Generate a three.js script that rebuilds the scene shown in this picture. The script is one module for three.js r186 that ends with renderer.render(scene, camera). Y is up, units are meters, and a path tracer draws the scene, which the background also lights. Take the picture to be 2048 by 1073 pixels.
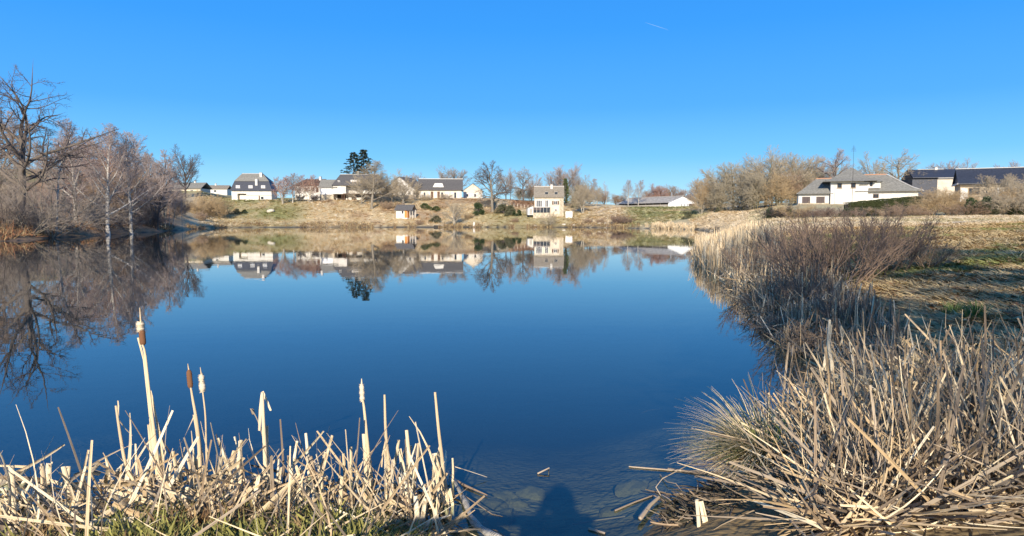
import * as THREE from 'three';
import { MarchingCubes } from 'three/addons/objects/MarchingCubes.js';
import { RoundedBoxGeometry } from 'three/addons/geometries/RoundedBoxGeometry.js';
import { mergeGeometries } from 'three/addons/utils/BufferGeometryUtils.js';

// ------------------------------------------------------------------ camera, sky, sun, exposure
const CAM_H = 1.8, F = 1400, PITCH = Math.atan(93.5 / F);
const CP = Math.cos(PITCH), SP = Math.sin(PITCH);
const scene = new THREE.Scene();
const camera = new THREE.PerspectiveCamera(2 * Math.atan(536.5 / F) * 180 / Math.PI, 2048 / 1073, 0.05, 9000);
camera.position.set(0, CAM_H, 0);
camera.lookAt(0, CAM_H - SP, -CP);
camera.updateMatrixWorld(true);
const renderer = new THREE.WebGLRenderer({ antialias: true });
renderer.toneMapping = THREE.LinearToneMapping;
renderer.toneMappingExposure = 1.28;
renderer.shadowMap.enabled = true;

const SUN_EL = 22.6 * Math.PI / 180, SUN_AZ = 3.4 * Math.PI / 180;      // sun behind the photographer, slightly to the left
const toSun = new THREE.Vector3(-Math.sin(SUN_AZ) * Math.cos(SUN_EL), Math.sin(SUN_EL), Math.cos(SUN_AZ) * Math.cos(SUN_EL));
const sun = new THREE.DirectionalLight(new THREE.Color().setRGB(1.0, 0.87, 0.69), 5);
sun.position.copy(toSun).multiplyScalar(400);
sun.castShadow = true;
Object.assign(sun.shadow.camera, { left: -220, right: 220, top: 220, bottom: -220, near: 1, far: 1200 });
scene.add(sun, sun.target);

{ // clear winter sky: pale at the horizon, deep blue higher up, a little brighter towards the sun
  const W = 512, Hh = 512, data = new Float32Array(W * Hh * 4);
  const stops = [[-90, .10, .13, .16], [-3, .30, .48, .66], [0, .62, .89, 1.0], [2, .45, .81, 1.02], [5, .205, .60, 1.03], [9, .098, .435, 1.0], [15, .050, .345, .95], [20, .037, .295, .9], [27, .026, .24, .8], [40, .02, .15, .44], [60, .016, .09, .26], [90, .014, .07, .19]];
  for (let r = 0; r < Hh; r++) {
    const el = ((r + .5) / Hh - .5) * 180; let k = 0;
    while (k < stops.length - 2 && el > stops[k + 1][0]) k++;
    const a = stops[k], b = stops[k + 1], t = Math.min(1, Math.max(0, (el - a[0]) / (b[0] - a[0])));
    for (let c = 0; c < W; c++) {
      const az = ((c + .5) / W - .5) * 2 * Math.PI, e = el * Math.PI / 180;
      const cs = Math.cos(az) * Math.cos(e) * toSun.x + Math.sin(e) * toSun.y + Math.sin(az) * Math.cos(e) * toSun.z;
      const glow = el > -2 ? .22 * Math.pow(Math.max(0, cs), 6) : 0, i = (r * W + c) * 4;
      for (let q = 0; q < 3; q++) data[i + q] = (a[1 + q] + (b[1 + q] - a[1 + q]) * t) * (1 + glow * .6) * .83 + glow * [.5, .45, .36][q];
      data[i + 3] = 1;
    }
  }
  const sky = new THREE.DataTexture(data, W, Hh, THREE.RGBAFormat, THREE.FloatType);
  sky.mapping = THREE.EquirectangularReflectionMapping; sky.magFilter = THREE.LinearFilter; sky.needsUpdate = true;
  scene.background = sky; scene.environment = sky;
}

// ------------------------------------------------------------------ helpers
const V = (x, y, z) => new THREE.Vector3(x, y, z);
function rng(seed) { let a = seed >>> 0; return () => { a = (a + 0x6D2B79F5) | 0; let t = Math.imul(a ^ (a >>> 15), 1 | a); t = (t + Math.imul(t ^ (t >>> 7), 61 | t)) ^ t; return ((t ^ (t >>> 14)) >>> 0) / 4294967296; }; }
const lerp = (a, b, t) => a + (b - a) * t, clamp = (x, a, b) => Math.min(b, Math.max(a, x));
const sstep = (a, b, x) => { const t = clamp((x - a) / (b - a), 0, 1); return t * t * (3 - 2 * t); };
function hash2(ix, iy, s) { let h = Math.imul(ix, 374761393) + Math.imul(iy, 668265263) + Math.imul(s, 1442695041); h = Math.imul(h ^ (h >>> 13), 1274126177); return ((h ^ (h >>> 16)) >>> 0) / 4294967296; }
function vnoise(x, y, s = 0, per = 0) {
  let ix = Math.floor(x), iy = Math.floor(y); const fx = x - ix, fy = y - iy, u = fx * fx * (3 - 2 * fx), v = fy * fy * (3 - 2 * fy);
  let jx = ix + 1, jy = iy + 1;
  if (per) { ix = ((ix % per) + per) % per; jx = ((jx % per) + per) % per; iy = ((iy % per) + per) % per; jy = ((jy % per) + per) % per; }
  return lerp(lerp(hash2(ix, iy, s), hash2(jx, iy, s), u), lerp(hash2(ix, jy, s), hash2(jx, jy, s), u), v);
}
function fbm(x, y, o = 4, s = 0, per = 0) { let a = .5, r = 0, n = 0; for (let i = 0; i < o; i++) { r += a * vnoise(x, y, s + i * 17, per); n += a; a *= .5; x *= 2; y *= 2; per *= 2; } return r / n; }
// a pixel of the photograph (2048 x 1073) and a distance along the view become a place in the world
function at(px, py, d) {
  const a = (px - 1024) / F, b = (536.5 - py) / F;
  const vz = -CP - b * SP, vy = -SP + b * CP, s = d / -vz;
  return V(a * s, CAM_H + vy * s, -d);
}
const gx = (px, d) => (px - 1024) / F * (d * CP + .1);
const toPx = (x, d) => 1024 + F * x / (d * CP + .1);

const names = new Map();
function numbered(n) { const k = names.get(n) || 0; names.set(n, k + 1); return k ? n + '_' + String(k).padStart(3, '0') : n; }
function tag(o, label, category, group, kind) { o.userData.label = label; if (category) o.userData.category = category; if (group) o.userData.group = group; if (kind) o.userData.kind = kind; return o; }
function shadow(o) { o.castShadow = o.receiveShadow = true; return o; }
function base(name, p, turn = 0) { const g = new THREE.Group(); g.name = numbered(name); g.position.copy(p); g.rotation.y = turn; scene.add(g); return g; }
function mesh(name, geo, mat, parent) { const m = shadow(new THREE.Mesh(geo, mat)); m.name = parent ? name : numbered(name); (parent || scene).add(m); return m; }
function copyOf(o, name) { const c = o.clone(); c.name = numbered(name); c.userData = {}; scene.add(c); return c; }

class MB {
  constructor() { this.p = []; this.i = []; this.u = []; }
  get n() { return this.p.length / 3; }
  tri(a, b, c) { const n = this.n; for (const q of [a, b, c]) { this.p.push(q.x, q.y, q.z); } this.u.push(0, 0, 1, 0, .5, 1); this.i.push(n, n + 1, n + 2); return this; }
  quad(a, b, c, d) {
    const n = this.n, w = a.distanceTo(b), h = a.distanceTo(d), w2 = d.distanceTo(c), o = (w - w2) / 2;
    for (const q of [a, b, c, d]) this.p.push(q.x, q.y, q.z);
    this.u.push(0, 0, w, 0, o + w2, h, o, h); this.i.push(n, n + 1, n + 2, n, n + 2, n + 3); return this;
  }
  // frustum: rectangle x0..x1, z0..z1 at y0 and another at y1
  frustum(x0, x1, z0, z1, y0, X0, X1, Z0, Z1, y1) {
    const a = V(x0, y0, z1), b = V(x1, y0, z1), c = V(x1, y0, z0), d = V(x0, y0, z0), A = V(X0, y1, Z1), B = V(X1, y1, Z1), C = V(X1, y1, Z0), D = V(X0, y1, Z0);
    return this.quad(a, b, B, A).quad(b, c, C, B).quad(c, d, D, C).quad(d, a, A, D).quad(A, B, C, D).quad(d, c, b, a);
  }
  box(x0, x1, y0, y1, z0, z1) { return this.frustum(x0, x1, z0, z1, y0, x0, x1, z0, z1, y1); }
  // closed prism: outline of [x, y] pushed along z
  prism(o, z0, z1) {
    const n = o.length, f = o.map(([x, y]) => V(x, y, z1)), k = o.map(([x, y]) => V(x, y, z0));
    for (let i = 0; i < n; i++) { const j = (i + 1) % n; this.quad(k[i], k[j], f[j], f[i]); }
    for (let i = 1; i < n - 1; i++) { this.tri(f[0], f[i], f[i + 1]); this.tri(k[0], k[i + 1], k[i]); } return this;
  }
  // two sloping slabs of a gable roof, ridge along x
  gable(x0, x1, z0, z1, y0, y1, th = .18, zr = (z0 + z1) / 2) {
    const s = (a, b) => { const A = V(x0, a.y, a.z), B = V(x1, a.y, a.z), C = V(x1, b.y, b.z), D = V(x0, b.y, b.z), t = V(0, th, 0); const [a2, b2, c2, d2] = [A, B, C, D].map((q) => q.clone().add(t)); this.quad(a2, b2, c2, d2).quad(A, D, C, B).quad(A, B, b2, a2).quad(B, C, c2, b2).quad(D, A, a2, d2); };
    s({ y: y0, z: z1 }, { y: y1, z: zr }); s({ y: y0, z: z0 }, { y: y1, z: zr }); return this;
  }
  tube(pts, rad, sides = 4, cap = false, flat = 1, spin = 0) {
    const n0 = this.n, m = pts.length; let ref = Math.abs(pts[1].y - pts[0].y) > .7 * pts[1].distanceTo(pts[0]) ? V(1, 0, 0) : V(0, 1, 0), len = 0;
    if (spin) ref = V(Math.cos(spin), .1, Math.sin(spin));
    const t = V(), s = V(), w = V();
    for (let k = 0; k < m; k++) {
      t.subVectors(pts[Math.min(k + 1, m - 1)], pts[Math.max(k - 1, 0)]).normalize();
      s.crossVectors(t, ref).normalize(); w.crossVectors(s, t); if (k) len += pts[k].distanceTo(pts[k - 1]);
      for (let j = 0; j < sides; j++) { const a = j / sides * 6.28318, c = Math.cos(a) * rad[k], q = Math.sin(a) * rad[k] * flat; this.p.push(pts[k].x + s.x * c + w.x * q, pts[k].y + s.y * c + w.y * q, pts[k].z + s.z * c + w.z * q); this.u.push(j / sides, len); }
    }
    for (let k = 0; k < m - 1; k++) for (let j = 0; j < sides; j++) { const a = n0 + k * sides + j, b = n0 + k * sides + (j + 1) % sides; this.i.push(a, b, b + sides, a, b + sides, a + sides); }
    if (cap) { for (const k of [0, m - 1]) { const c = this.n; this.p.push(pts[k].x, pts[k].y, pts[k].z); this.u.push(.5, len); for (let j = 0; j < sides; j++) { const a = n0 + k * sides + j, b = n0 + k * sides + (j + 1) % sides; k ? this.i.push(a, b, c) : this.i.push(b, a, c); } } }
    return this;
  }
  cone(a, b, r) { // a twig: three faces to a point
    const t = V().subVectors(b, a).normalize(), s = V().crossVectors(t, Math.abs(t.y) > .8 ? V(1, 0, 0) : V(0, 1, 0)).normalize(), w = V().crossVectors(s, t), n = this.n;
    for (let j = 0; j < 3; j++) { const q = j * 2.0944; this.p.push(a.x + (s.x * Math.cos(q) + w.x * Math.sin(q)) * r, a.y + (s.y * Math.cos(q) + w.y * Math.sin(q)) * r, a.z + (s.z * Math.cos(q) + w.z * Math.sin(q)) * r); this.u.push(j / 3, 0); }
    this.p.push(b.x, b.y, b.z); this.u.push(.5, 1); this.i.push(n, n + 1, n + 3, n + 1, n + 2, n + 3, n + 2, n, n + 3); return this;
  }
  // folded leaf along points
  ribbon(pts, width, fold = .25, side = null) {
    const n0 = this.n, m = pts.length, t = V(), s = V(), w = V(); let len = 0;
    for (let k = 0; k < m; k++) {
      t.subVectors(pts[Math.min(k + 1, m - 1)], pts[Math.max(k - 1, 0)]).normalize();
      if (side) { s.copy(side).addScaledVector(t, -side.dot(t)).normalize(); } else s.crossVectors(t, Math.abs(t.y) > .9 ? V(0, 0, 1) : V(0, 1, 0)).normalize();
      w.crossVectors(s, t); if (k) len += pts[k].distanceTo(pts[k - 1]);
      const h = width(k / (m - 1)) / 2;
      this.p.push(pts[k].x - s.x * h, pts[k].y - s.y * h, pts[k].z - s.z * h, pts[k].x + w.x * h * fold, pts[k].y + w.y * h * fold, pts[k].z + w.z * h * fold, pts[k].x + s.x * h, pts[k].y + s.y * h, pts[k].z + s.z * h);
      this.u.push(0, len, .5, len, 1, len);
    }
    for (let k = 0; k < m - 1; k++) for (let j = 0; j < 2; j++) { const a = n0 + k * 3 + j; this.i.push(a, a + 1, a + 4, a, a + 4, a + 3); }
    return this;
  }
  geo() {
    const g = new THREE.BufferGeometry();
    g.setAttribute('position', new THREE.BufferAttribute(new Float32Array(this.p), 3)); g.setAttribute('uv', new THREE.BufferAttribute(new Float32Array(this.u), 2));
    g.setIndex(new THREE.BufferAttribute(new Uint32Array(this.i), 1)); g.computeVertexNormals(); return g;
  }
  build(name, mat, parent) { return mesh(name, this.geo(), mat, parent); }
}
function tex(size, fn, srgb = false, rep = [1, 1]) {
  const d = new Uint8Array(size * size * 4);
  for (let y = 0; y < size; y++) for (let x = 0; x < size; x++) { const c = fn(x / size, y / size), i = (y * size + x) * 4; for (let q = 0; q < 3; q++) d[i + q] = clamp(Math.round((Array.isArray(c) ? c[q] : c) * 255), 0, 255); d[i + 3] = 255; }
  const t = new THREE.DataTexture(d, size, size); t.wrapS = t.wrapT = THREE.RepeatWrapping; t.magFilter = THREE.LinearFilter; t.colorSpace = srgb ? THREE.SRGBColorSpace : THREE.NoColorSpace; t.repeat.set(...rep); t.needsUpdate = true; return t;
}
const rep = (t, x, y) => { const c = t.clone(); c.repeat.set(x, y); c.needsUpdate = true; return c; };
const C3 = (r, g, b) => new THREE.Color().setRGB(r, g, b);
const std = (r, g, b, rough = .9, extra = {}) => new THREE.MeshStandardMaterial({ color: C3(r, g, b), roughness: rough, side: THREE.DoubleSide, ...extra });

// shared textures (linear multipliers)
const T_soil = tex(512, (x, y) => { const n = fbm(x * 16, y * 16, 5, 3, 16), m = fbm(x * 64, y * 64, 2, 9, 64); return clamp(.60 + .56 * n + .5 * (m - .5), 0, 1); });
const T_slate = tex(256, (x, y) => { const r = Math.floor(y * 16), c = Math.floor(x * 12 + (r % 2) * .5); const h = hash2(c % 12, r, 5), e = (y * 16) % 1, f = (x * 12 + (r % 2) * .5) % 1; return (.62 + .38 * h) * (e < .14 ? .6 : 1) * (f < .06 ? .75 : 1); });
const T_wall = tex(256, (x, y) => .82 + .2 * (fbm(x * 8, y * 8, 5, 21, 8) - .3) - .1 * sstep(.6, .8, fbm(x * 4, y * 4, 3, 44, 4)));
const T_stone = tex(256, (x, y) => { const r = Math.floor(y * 8), c = Math.floor(x * 6 + (r % 2) * .5), f = (x * 6 + (r % 2) * .5) % 1, e = (y * 8) % 1; return (.6 + .4 * hash2(c % 6, r, 8)) * (e < .1 || f < .08 ? .7 : 1); });
const T_bark = tex(256, (x, y) => .55 + .5 * fbm(x * 24, y * 6, 4, 31, 6) * (fbm(x * 6, y * 3, 3, 7, 3) + .4));
const T_birch = tex(256, (x, y) => { const n = fbm(x * 5, y * 30, 3, 51, 5), m = fbm(x * 4, y * 4, 3, 61, 4); return n * .6 + m * .5 > .63 ? .28 : .9 + .12 * (n - .5); });
const T_reed = tex(256, (x, y) => { const s = fbm(x * 16, y * 3, 3, 71, 3), b = fbm(x * 3, y * 9, 4, 77, 3), k = .68 + .46 * s - .5 * sstep(.55, .78, b); return [k, k * (.985 - .06 * sstep(.5, .7, b)), k * (.96 - .14 * sstep(.45, .7, b))]; });

// ------------------------------------------------------------------ terrain
// height profiles: for each direction (photo column) pairs of distance and height above the water
const deep = -1.6;
const near = (s) => [[1, .3], [s - .9, .2], [s - .35, .09], [s, 0], [s + .5, -.08], [s + 1.4, -.2], [s + 3, -.42], [s + 7, -1]];
const PROFILE = [
  [-500, [[1, .35], [4.2, 0], [5.5, -.3], [20, -1], [30, -.6], [38, 0], [42, .6], [55, 2.2], [80, 3.4], [160, 9], [300, 24], [2000, 60]]],
  [-200, [...near(4.0), [15, deep], [40, -.7], [51, 0], [54, .5], [64, 1.8], [90, 3.6], [160, 9], [300, 24], [2000, 60]]],
  [0, [...near(4.05), [15, deep], [50, -.8], [63, 0], [66, .55], [74, 1.7], [85, 2.6], [120, 5], [170, 10], [300, 24], [2000, 60]]],
  [100, [...near(4.1), [15, deep], [62, -.8], [77, 0], [80, .6], [88, 1.7], [100, 2.6], [130, 5], [180, 11], [300, 24], [2000, 60]]],
  [200, [...near(4.15), [15, deep], [75, -.8], [92, 0], [95, .5], [104, 1.5], [120, 2.8], [160, 6.4], [210, 12], [300, 22], [2000, 50]]],
  [280, [...near(4.2), [15, deep], [92, -.8], [112, 0], [115, .6], [125, 1.7], [150, 3.4], [200, 9], [260, 15], [330, 20], [2000, 40]]],
  [340, [...near(4.2), [15, deep], [112, -.8], [136, 0], [139, .5], [150, 1.4], [170, 3], [210, 7], [262, 13.4], [400, 17], [2000, 30]]],
  [400, [...near(4.2), [15, deep], [160, -.8], [178, 0], [181, .5], [192, 1.5], [212, 4.2], [238, 9], [264, 13.4], [400, 17], [2000, 30]]],
  [450, [...near(4.2), [15, deep], [180, -.8], [200, 0], [202, .5], [210, 1.4], [226, 4.8], [243, 8.6], [270, 11.5], [400, 16], [2000, 30]]],
  [540, [...near(4.15), [15, deep], [180, -.8], [207, 0], [209, .6], [216, 1.6], [228, 4.8], [246, 9.2], [270, 10.5], [400, 15], [2000, 30]]],
  [680, [...near(4.05), [15, deep], [180, -.8], [210, 0], [212, .6], [219, 1.7], [233, 5.4], [252, 9.1], [275, 10.2], [400, 15], [2000, 30]]],
  [800, [...near(3.9), [15, deep], [180, -.8], [211, 0], [213, .6], [219, 2.2], [224, 3.6], [240, 7], [258, 9.9], [280, 10.8], [400, 15], [2000, 30]]],
  [880, [...near(3.72), [15, deep], [180, -.8], [212, 0], [214, .5], [222, 2], [238, 6.4], [256, 10.2], [280, 11], [400, 15], [2000, 30]]],
  [960, [...near(3.5), [15, deep], [180, -.8], [212, 0], [214, .5], [221, 1.8], [233, 5.4], [256, 9.8], [280, 11], [400, 15], [2000, 30]]],
  [1095, [...near(3.3), [15, deep], [180, -.8], [212, 0], [214, .5], [219, 2.4], [224, 3.4], [234, 3.8], [262, 8.8], [300, 10], [400, 13], [2000, 28]]],
  [1165, [...near(3.4), [15, deep], [180, -.8], [208, 0], [210, .5], [218, 2.4], [226, 3.8], [240, 5.6], [268, 8.2], [300, 9], [400, 12], [2000, 28]]],
  [1240, [...near(3.7), [15, deep], [170, -.8], [194, 0], [196, .5], [204, 2], [218, 4.2], [240, 6], [270, 7.9], [300, 8.6], [400, 11], [2000, 28]]],
  [1330, [...near(4.2), [15, deep], [140, -.8], [168, 0], [171, .4], [186, 2.2], [210, 4.2], [262, 7], [290, 7.9], [400, 11], [2000, 28]]],
  [1395, [...near(4.4), [13, -1.2], [25, -.5], [30, -.22], [36, -.2], [60, -.6], [130, -.6], [155, 0], [158, .4], [180, 3], [250, 6.8], [290, 8], [400, 12], [2000, 28]]],
  [1440, [...near(4.6), [13, -1.1], [21, -.3], [25, -.05], [30, .1], [36, .1], [41, -.15], [60, -.5], [100, -.5], [119, 0], [123, .5], [150, 2.3], [190, 4.8], [260, 8], [400, 12], [2000, 28]]],
  [1485, [...near(4.9), [11, -.8], [16, -.2], [18, .05], [25, .28], [42, .3], [52, .02], [60, -.2], [80, -.2], [90, .05], [95, .5], [150, 2.6], [190, 5], [260, 8], [400, 12], [2000, 28]]],
  [1530, [[1, .35], [4.9, .2], [5.3, 0], [6.5, -.35], [9.5, -.5], [11.8, -.15], [13, .05], [15, .22], [30, .6], [60, 1.1], [100, 1.95], [125, 2.6], [150, 3.7], [190, 5.6], [400, 12], [2000, 28]]],
  [1600, [[1, .4], [4.6, .22], [5.2, .04], [5.6, -.12], [6.3, -.28], [8.2, -.3], [9.4, -.02], [10.5, .18], [16, .42], [30, .82], [60, 1.35], [100, 2.25], [118, 3], [140, 5.1], [190, 6.5], [400, 12], [2000, 28]]],
  [1700, [[1, .4], [4.8, .27], [5.5, .08], [5.9, -.1], [7.2, -.2], [8.2, -.04], [9, .16], [12, .5], [16, .62], [30, 1], [60, 1.55], [100, 2.35], [118, 3.2], [140, 5.2], [190, 7], [400, 12], [2000, 28]]],
  [1850, [[1, .4], [4, .36], [6.5, .4], [8, .5], [12, .66], [30, 1.15], [60, 1.65], [100, 2.45], [118, 3.4], [140, 5.4], [170, 7.3], [400, 13], [2000, 28]]],
  [2048, [[1, .45], [4, .45], [8, .66], [15, .92], [30, 1.3], [60, 1.8], [100, 2.65], [118, 3.6], [150, 6], [200, 8], [400, 14], [2000, 28]]],
  [2500, [[1, .5], [4, .55], [8, .75], [15, 1], [30, 1.4], [60, 2], [100, 3], [150, 6], [400, 14], [2000, 28]]],
];
function prof(a, ld) {
  let k = 0; while (k < a.length - 2 && ld > Math.log(a[k + 1][0])) k++;
  const x0 = Math.log(a[k][0]), x1 = Math.log(a[k + 1][0]); return lerp(a[k][1], a[k + 1][1], clamp((ld - x0) / (x1 - x0), 0, 1));
}
function rawHeight(x, z) {
  const d = Math.max(1, -z), ld = Math.log(d);
  const px = clamp(z > -1 ? 1024 + F * x / 4 : toPx(x, d), -500, 2500); let k = 0;
  while (k < PROFILE.length - 2 && px > PROFILE[k + 1][0]) k++;
  const t = clamp((px - PROFILE[k][0]) / (PROFILE[k + 1][0] - PROFILE[k][0]), 0, 1);
  return lerp(prof(PROFILE[k][1], ld), prof(PROFILE[k + 1][1], ld), t);
}
function ground(x, z) {
  const h = rawHeight(x, z), d = Math.hypot(x, z), land = sstep(-.05, .35, h);
  return h + (fbm(x * 1.1 + 7, z * 1.1, 3, 5) - .5) * .13 * (d < 60 ? 1 : .6) + (fbm(x * .22, z * .22, 3, 6) - .5) * .32 * land * sstep(10, 60, d) + (fbm(x * .05, z * .05, 2, 8) - .5) * .7 * land * sstep(60, 200, d);
}
const spot = (px, d) => { const x = gx(px, d); return V(x, ground(x, -d), -d); };
const mix3 = (a, b, t) => [lerp(a[0], b[0], t), lerp(a[1], b[1], t), lerp(a[2], b[2], t)];
function groundColor(x, y, z) {
  const d = Math.max(.5, -z), px = z > -1 ? 1024 + F * x / 4 : toPx(x, d), n = fbm(x * .35, z * .35, 4, 91), n2 = fbm(x * .07 + 3, z * .07, 3, 95), n3 = fbm(x * 1.7, z * 1.7, 3, 99);
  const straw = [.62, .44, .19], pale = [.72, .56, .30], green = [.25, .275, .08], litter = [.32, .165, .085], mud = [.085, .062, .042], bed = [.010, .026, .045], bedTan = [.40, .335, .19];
  let c;
  if (d < 45) { // near lawn and bank
    c = mix3(straw, pale, sstep(.45, .7, n)); c = mix3(c, green, sstep(.47, .66, n2 + .25 * (n3 - .5)) * .4); c = mix3(c, litter, sstep(.52, .7, fbm(x * .9, z * .9, 3, 71)) * .6);
    const bank = px < 1500 || z > -2 ? 1 : sstep(9.5, 6.5, d); c = mix3(c, mix3([.15, .105, .06], [.24, .185, .09], n3), bank * .85);
  } else {
    c = mix3([.65, .52, .30], [.76, .64, .42], sstep(.4, .7, n) * .7);
    const lawn = clamp(sstep(390, 470, px) * sstep(640, 560, px) * (y > 2.5 ? 1 : .35) + sstep(1235, 1275, px) * sstep(1440, 1390, px) * sstep(170, 190, d) * sstep(300, 250, d) * 1.25 + sstep(900, 1000, px) * sstep(1200, 1100, px) * .5 * (y < 5 ? 1 : 0) + (px > 1500 ? .35 * sstep(.5, .62, n2) : 0), 0, 1);
    c = mix3(c, green, lawn * sstep(.22, .6, n2 * .6 + n * .4) * .85);
    c = mix3(c, litter, clamp(sstep(400, 330, px) + sstep(.56, .68, fbm(x * .12, z * .12, 3, 41)) * .5 * sstep(400, 500, px) * sstep(1150, 1000, px), 0, 1) * (.6 + .4 * n));
    c = mix3(c, litter, sstep(1010, 1030, px) * sstep(1080, 1060, px) * sstep(240, 250, d) * sstep(300, 280, d) * .8);
    if (y > 12) c = mix3(c, green, .5);
  }
  if (y < .7 && d > 9) c = mix3(c, mix3(mud, [.30, .21, .10], n), sstep(.7, .2, y) * sstep(.35, .6, n3) * .8);
  if (y < .12 && d <= 9) c = mix3(c, mud, sstep(.12, 0, y) * .7);
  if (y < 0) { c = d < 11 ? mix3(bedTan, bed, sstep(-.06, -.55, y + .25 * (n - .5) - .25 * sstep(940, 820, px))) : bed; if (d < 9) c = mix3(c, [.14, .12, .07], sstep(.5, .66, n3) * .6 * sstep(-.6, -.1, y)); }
  return c;
}
{
  const ang = []; for (let a = -180; a < -48; a += 4) ang.push(a); for (let a = -48; a < 48; a += .2) ang.push(a); for (let a = 48; a <= 180; a += 4) ang.push(a);
  const rs = [0]; for (let r = .5; r < 3; r += .5) rs.push(r); for (let r = 3; r < 12; r *= 1.022) rs.push(r); for (let r = 12; r < 330; r *= 1.018) rs.push(r); for (let r = 330; r < 2600; r *= 1.12) rs.push(r); rs.push(2600);
  const N = ang.length, P = [], Cc = [], U = [], I = [];
  for (const r of rs) for (const a of ang) {
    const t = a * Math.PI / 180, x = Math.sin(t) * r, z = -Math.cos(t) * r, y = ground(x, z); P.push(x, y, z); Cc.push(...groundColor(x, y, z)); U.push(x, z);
  }
  for (let k = 0; k < rs.length - 1; k++) for (let j = 0; j < N - 1; j++) { const p = k * N + j; if (k) I.push(p, p + 1, p + N + 1, p, p + N + 1, p + N); else I.push(p, p + N + 1, p + N); }
  const g = new THREE.BufferGeometry(); g.setAttribute('position', new THREE.Float32BufferAttribute(P, 3)); g.setAttribute('color', new THREE.Float32BufferAttribute(Cc, 3)); g.setAttribute('uv', new THREE.Float32BufferAttribute(U, 2)); g.setIndex(I);
  g.computeVertexNormals(); { const nn = g.attributes.normal; if (nn.getY(N * 6 + 90) < 0) { for (let k = 0; k < I.length; k += 3) { const q = I[k]; I[k] = I[k + 1]; I[k + 1] = q; } g.setIndex(I); g.computeVertexNormals(); } }
  const o = mesh('ground', g, new THREE.MeshStandardMaterial({ vertexColors: true, roughness: 1, map: rep(T_soil, .43, .43), bumpMap: rep(T_soil, .43, .43), bumpScale: .05, side: THREE.DoubleSide }));
  tag(o, 'winter grass ground, banks and pond bed around the water', 'ground', null, 'structure');
}
// water: one calm sheet with faint ripples, the bed shows through where it is shallow
{
  const R = tex(1024, (x, y) => { const w = fbm(x * 9 + .8 * fbm(x * 4, y * 4, 2, 3, 4), y * 22, 4, 15, 1), q = fbm(x * 26, y * 60, 3, 11, 2); return .5 + .6 * (fbm(x * 8, y * 16, 3, 33, 8) - .5) + .35 * (fbm(x * 24, y * 40, 2, 37, 8) - .5) + 0 * (w + q); });
  const g = new THREE.PlaneGeometry(330, 262, 1, 1); g.rotateX(-Math.PI / 2); g.translate(-25, 0, -133);
  const uv = g.attributes.uv, p = g.attributes.position; for (let i = 0; i < uv.count; i++) uv.setXY(i, p.getX(i), p.getZ(i));
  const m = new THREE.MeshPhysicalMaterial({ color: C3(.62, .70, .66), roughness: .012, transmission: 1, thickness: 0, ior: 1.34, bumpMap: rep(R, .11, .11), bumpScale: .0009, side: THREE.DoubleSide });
  tag(mesh('water', g, m), 'calm blue pond reflecting the far bank and sky', 'water', null, 'structure');
}

// ------------------------------------------------------------------ buildings
const M = {
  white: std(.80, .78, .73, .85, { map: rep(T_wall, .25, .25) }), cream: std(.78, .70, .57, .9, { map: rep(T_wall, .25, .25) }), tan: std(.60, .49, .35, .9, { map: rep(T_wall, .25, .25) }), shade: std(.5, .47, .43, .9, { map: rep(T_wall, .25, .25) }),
  stone: std(.62, .54, .41, .95, { map: rep(T_stone, .35, .35) }), lauze: std(.31, .305, .275, .9, { map: rep(T_slate, .28, .28) }), lauzeTan: std(.37, .325, .26, .9, { map: rep(T_slate, .28, .28) }), slate: std(.055, .066, .098, .5, { map: rep(T_slate, .3, .3) }), slateGrey: std(.15, .145, .145, .7, { map: rep(T_slate, .28, .28) }), brownRoof: std(.13, .085, .065, .85, { map: rep(T_slate, .28, .28) }),
  glass: std(.03, .035, .045, .12), dark: std(.03, .026, .024, .8), frame: std(.75, .73, .7, .6), wood: std(.12, .062, .036, .7), shutter: std(.085, .065, .065, .7), orange: std(.60, .235, .055, .6), lead: std(.62, .6, .57, .5), metal: std(.45, .46, .47, .5, { metalness: .3 }), fibre: std(.55, .52, .47, .9, { map: rep(T_slate, .1, .1) }), panel: std(.82, .84, .86, .6), terracotta: std(.5, .26, .16, .9),
};
function house(name, px, d, turn, label, category, sink = .5) { const p = spot(px, d); const g = base(name, p, turn); tag(g, label, category); g.userData.lift = 0; return g; }
const bx = (name, mat, par, ...a) => new MB().box(...a).build(name, mat, par);
// a window set into the front face at z: frame, pane, sill
function win(par, x0, x1, y0, y1, z, o = {}) {
  const t = o.t || .09, q = new MB().box(x0, x1, y0, y0 + t, z, z + .06).box(x0, x1, y1 - t, y1, z, z + .06).box(x0, x0 + t, y0 + t, y1 - t, z, z + .06).box(x1 - t, x1, y0 + t, y1 - t, z, z + .06);
  for (let k = 1; k < (o.cols || 1); k++) { const x = lerp(x0, x1, k / o.cols); q.box(x - t / 2, x + t / 2, y0 + t, y1 - t, z, z + .055); }
  const f = q.build(o.name || 'window', o.frame || M.frame, par);
  bx('pane', o.pane || M.glass, f, x0 + t, x1 - t, y0 + t, y1 - t, z + .005, z + .02);
  if (o.sill) bx('sill', M.stone, f, x0 - .1, x1 + .1, y0 - .1, y0 - .004, z, z + .18);
  if (o.shutters) for (const s of [x0 - .55, x1 + .05]) bx('shutter', o.shutters, f, s, s + .5, y0, y1, z + .002, z + .05);
  return f;
}
function chimney(par, x, z, y0, y1, w = .6, mat = M.white) { const c = bx('chimney', mat, par, x - w / 2, x + w / 2, y0, y1, z - w / 2, z + w / 2); bx('chimney_cap', M.shade, c, x - w / 2 - .06, x + w / 2 + .06, y1, y1 + .12, z - w / 2 - .06, z + w / 2 + .06); return c; }
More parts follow.
